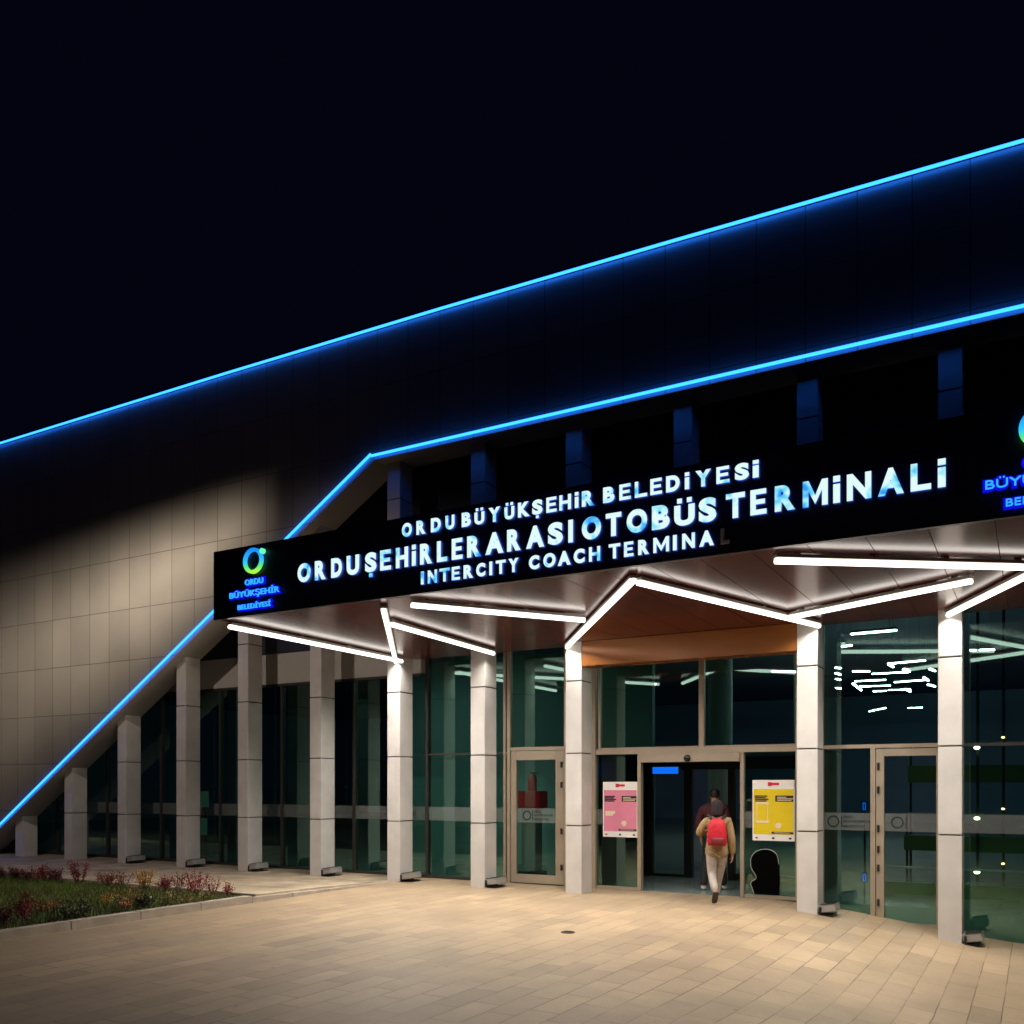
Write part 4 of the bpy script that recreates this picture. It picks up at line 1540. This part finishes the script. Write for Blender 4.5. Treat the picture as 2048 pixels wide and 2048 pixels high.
tro = [
    [('p', (0, .02, .84), (.13, .105)), ('hl', (-.076, .0, .73), (.095, .095)), ('t', (-.072, .012, .58), .084), ('kl', (-.075, .02, .440), .066), ('cl', (-.052, -.10, .33), .060), ('al', (-.017, -.205, .190), .054)],
    ['p', ('hr', (.076, .03, .73), (.095, .095)), ('t2', (.062, .10, .58), .084), ('kr', (.035, .17, .430), .070), ('cr', (.012, .215, .28), .060), ('ar', (-.018, .255, .085), .056)],
]
skin_mesh('trousers', tro, M['jeans'], woman, 2, 0, O)
sh = [[('h', (-.012, -.225, .205), .044), ('m', (-.022, -.185, .115), .046), ('b', (-.032, -.125, .050), .044), ('t', (-.040, -.070, .036), .034)]]
skin_mesh('shoe', sh, M['boot'], woman, 2, 0, O)
MB().obox((WX - .018, WY - .232, .115), (.036, .004, 0), (.003, -.006, .0), (-.018, .052, -.085)).build('shoe_sole', M['sole'], woman, bevel=.006)
sh = [[('h', (-.018, .24, .060), .046), ('m', (-.025, .33, .05), .044), ('t', (-.027, .44, .040), .036)]]
skin_mesh('shoe', sh, M['boot'], woman, 2, 0, O)
hair = [[('t', (0, .035, 1.535), (.060, .065)), ('a', (0, .025, 1.475), (.092, .098)), ('b', (0, .008, 1.40), (.094, .085)), ('c', (0, -.015, 1.33), (.088, .060)), ('e', (0, -.03, 1.275), (.078, .045))]]
skin_mesh('hair', hair, M['hood'], woman, 2, 0, O)

# backpack: a thing of its own hanging on her back
bp_ = thing('backpack', 'bright red backpack with dark straps on the back of the walking person', 'backpack', (WX, WY, .88))
bp_.rotation_euler = (0, 0, R(17))
prof = [(.122, .0), (.138, .06), (.140, .16), (.128, .28), (.100, .36), (.062, .395)]


def soft_block(cx, cy, z0, prof, dep, seg=20):
    m = MB()
    vs, fs = [], []
    for i, (hw, z) in enumerate(prof):
        dd = dep[i]
        for k in range(seg):
            a = 2 * math.pi * k / seg
            ca, sa = math.cos(a), math.sin(a)
            e = .5
            vs.append((cx + hw * math.copysign(abs(ca) ** e, ca), cy + dd * math.copysign(abs(sa) ** e, sa), z0 + z))
    for i in range(len(prof) - 1):
        for k in range(seg):
            k2 = (k + 1) % seg
            fs.append((i * seg + k, i * seg + k2, (i + 1) * seg + k2, (i + 1) * seg + k))
    fs.append(tuple(reversed(range(seg))))
    fs.append(tuple((len(prof) - 1) * seg + k for k in range(seg)))
    return m.add(vs, fs)


soft_block(WX + .005, WY - .195, .865, prof, [.06, .085, .09, .085, .07, .04]).build('bag', M['bag'], bp_, smooth=True)
soft_block(WX + .012, WY - .268, .872, [(.075, .0), (.092, .02), (.092, .10), (.080, .125)], [.015, .03, .032, .012]).build('front_pocket', M['bagdark'], bp_, smooth=True)
m = MB()
for s in (-1, 1):
    m.tube([(WX + s * .055, WY - .16, 1.235), (WX + s * .095, WY - .10, 1.285), (WX + s * .125, WY + .00, 1.300), (WX + s * .12, WY + .12, 1.235), (WX + s * .125, WY + .16, 1.10)], .02, 8)
m.tube([(WX - .03, WY - .15, 1.245), (WX, WY - .15, 1.285), (WX + .03, WY - .15, 1.245)], .008, 6)
m.build('strap', M['strap'], bp_, smooth=True)

# the man ahead of her, inside the doorway
MX, MY = -4.60, 14.62
man = thing('person', 'person in maroon jacket, black trousers and white shoes just inside the doorway', 'person', (MX, MY, .006))
man.rotation_euler = (0, 0, R(12))
O = (MX, MY, .006)
body = [
    [('pel', (0, 0, .92), (.135, .10)), ('wst', (0, .0, 1.08), (.13, .095)), ('chs', (0, .01, 1.28), (.155, .105)), ('nk0', (.01, .02, 1.425), (.065, .06)), ('nk1', (.012, .025, 1.48), .055),
     ('hd0', (.018, .035, 1.545), (.070, .082)), ('hd1', (.018, .035, 1.615), (.078, .092)), ('hd2', (.016, .03, 1.675), (.055, .062))],
    ['hd0', ('nose', (.02, .130, 1.572), .015)],
    ['hd0', ('earl', (-.066, .03, 1.578), .012)],
    ['hd0', ('earr', (.102, .03, 1.578), .012)],
    ['chs', ('sl', (-.18, .01, 1.375), .06), ('el', (-.255, .02, 1.10), .046), ('fl', (-.235, .13, .93), .038), ('Lwr', (-.22, .17, .86), .028)],
    ['chs', ('sr', (.18, .01, 1.375), .06), ('er', (.235, -.01, 1.09), .046), ('fr', (.235, .09, .92), .038), ('Rwr', (.23, .12, .85), .028)],
    ['pel', ('hl', (-.09, .0, .86), .09), ('kl', (-.13, .04, .48), .06), ('al', (-.165, -.02, .09), .04), ('tl', (-.170, .07, .045), .035), ('tl2', (-.175, .14, .035), .028)],
    ['pel', ('hr', (.09, .0, .86), .09), ('kr', (.125, .10, .48), .06), ('ar', (.15, .16, .09), .04), ('tr', (.155, .25, .045), .035), ('tr2', (.158, .32, .035), .028)],
] + hand_chains('L', (-.22, .17, .86), (0, .2, -1), (0, -1, -.1), (1, 0, 0), 1.0) + hand_chains('R', (.23, .12, .85), (0, .2, -1), (0, -1, -.1), (-1, 0, 0), 1.0)
skin_mesh('body', body, M['skin'], man, 1, 0, O)
jac = [
    [('a', (0, 0, .86), (.165, .13)), ('b', (0, 0, 1.05), (.160, .125)), ('c', (0, .01, 1.25), (.180, .125)), ('d', (0, .012, 1.365), (.150, .105)), ('e', (.005, .018, 1.445), (.085, .08))],
    ['d', ('sl', (-.185, .01, 1.355), .078), ('el0', (-.225, .015, 1.22), .070), ('el', (-.258, .02, 1.10), .064), ('fl', (-.236, .12, .945), .054), ('wl', (-.222, .16, .88), .046)],
    ['d', ('sr', (.185, .01, 1.355), .078), ('er0', (.215, .0, 1.22), .070), ('er', (.237, -.01, 1.09), .064), ('fr', (.236, .08, .935), .054), ('wr', (.232, .11, .87), .046)],
]
skin_mesh('jacket', jac, M['maroon'], man, 2, 0, O)
tro = [
    [('p', (0, 0, .92), (.145, .112)), ('hl', (-.088, .0, .85), (.098, .10)), ('kl', (-.13, .04, .48), .072), ('al', (-.165, -.01, .075), .062)],
    ['p', ('hr', (.088, .0, .85), (.098, .10)), ('kr', (.125, .10, .48), .072), ('ar', (.15, .165, .075), .062)],
]
skin_mesh('trousers', tro, M['trousers'], man, 2, 0, O)
for s in ([('h', (-.164, -.035, .062), .050), ('m', (-.169, .06, .052), .046), ('t', (-.175, .15, .042), .038)], [('h', (.150, .145, .062), .050), ('m', (.155, .24, .052), .046), ('t', (.158, .33, .042), .038)]):
    skin_mesh('shoe', [s], M['sneaker'], man, 2, 0, O)
hair = [[('t', (.016, .015, 1.685), (.062, .068)), ('a', (.017, .008, 1.63), (.090, .095)), ('b', (.017, .0, 1.565), (.086, .078)), ('c', (.015, .0, 1.52), (.06, .045))]]
skin_mesh('hair', hair, M['hair'], man, 2, 0, O)
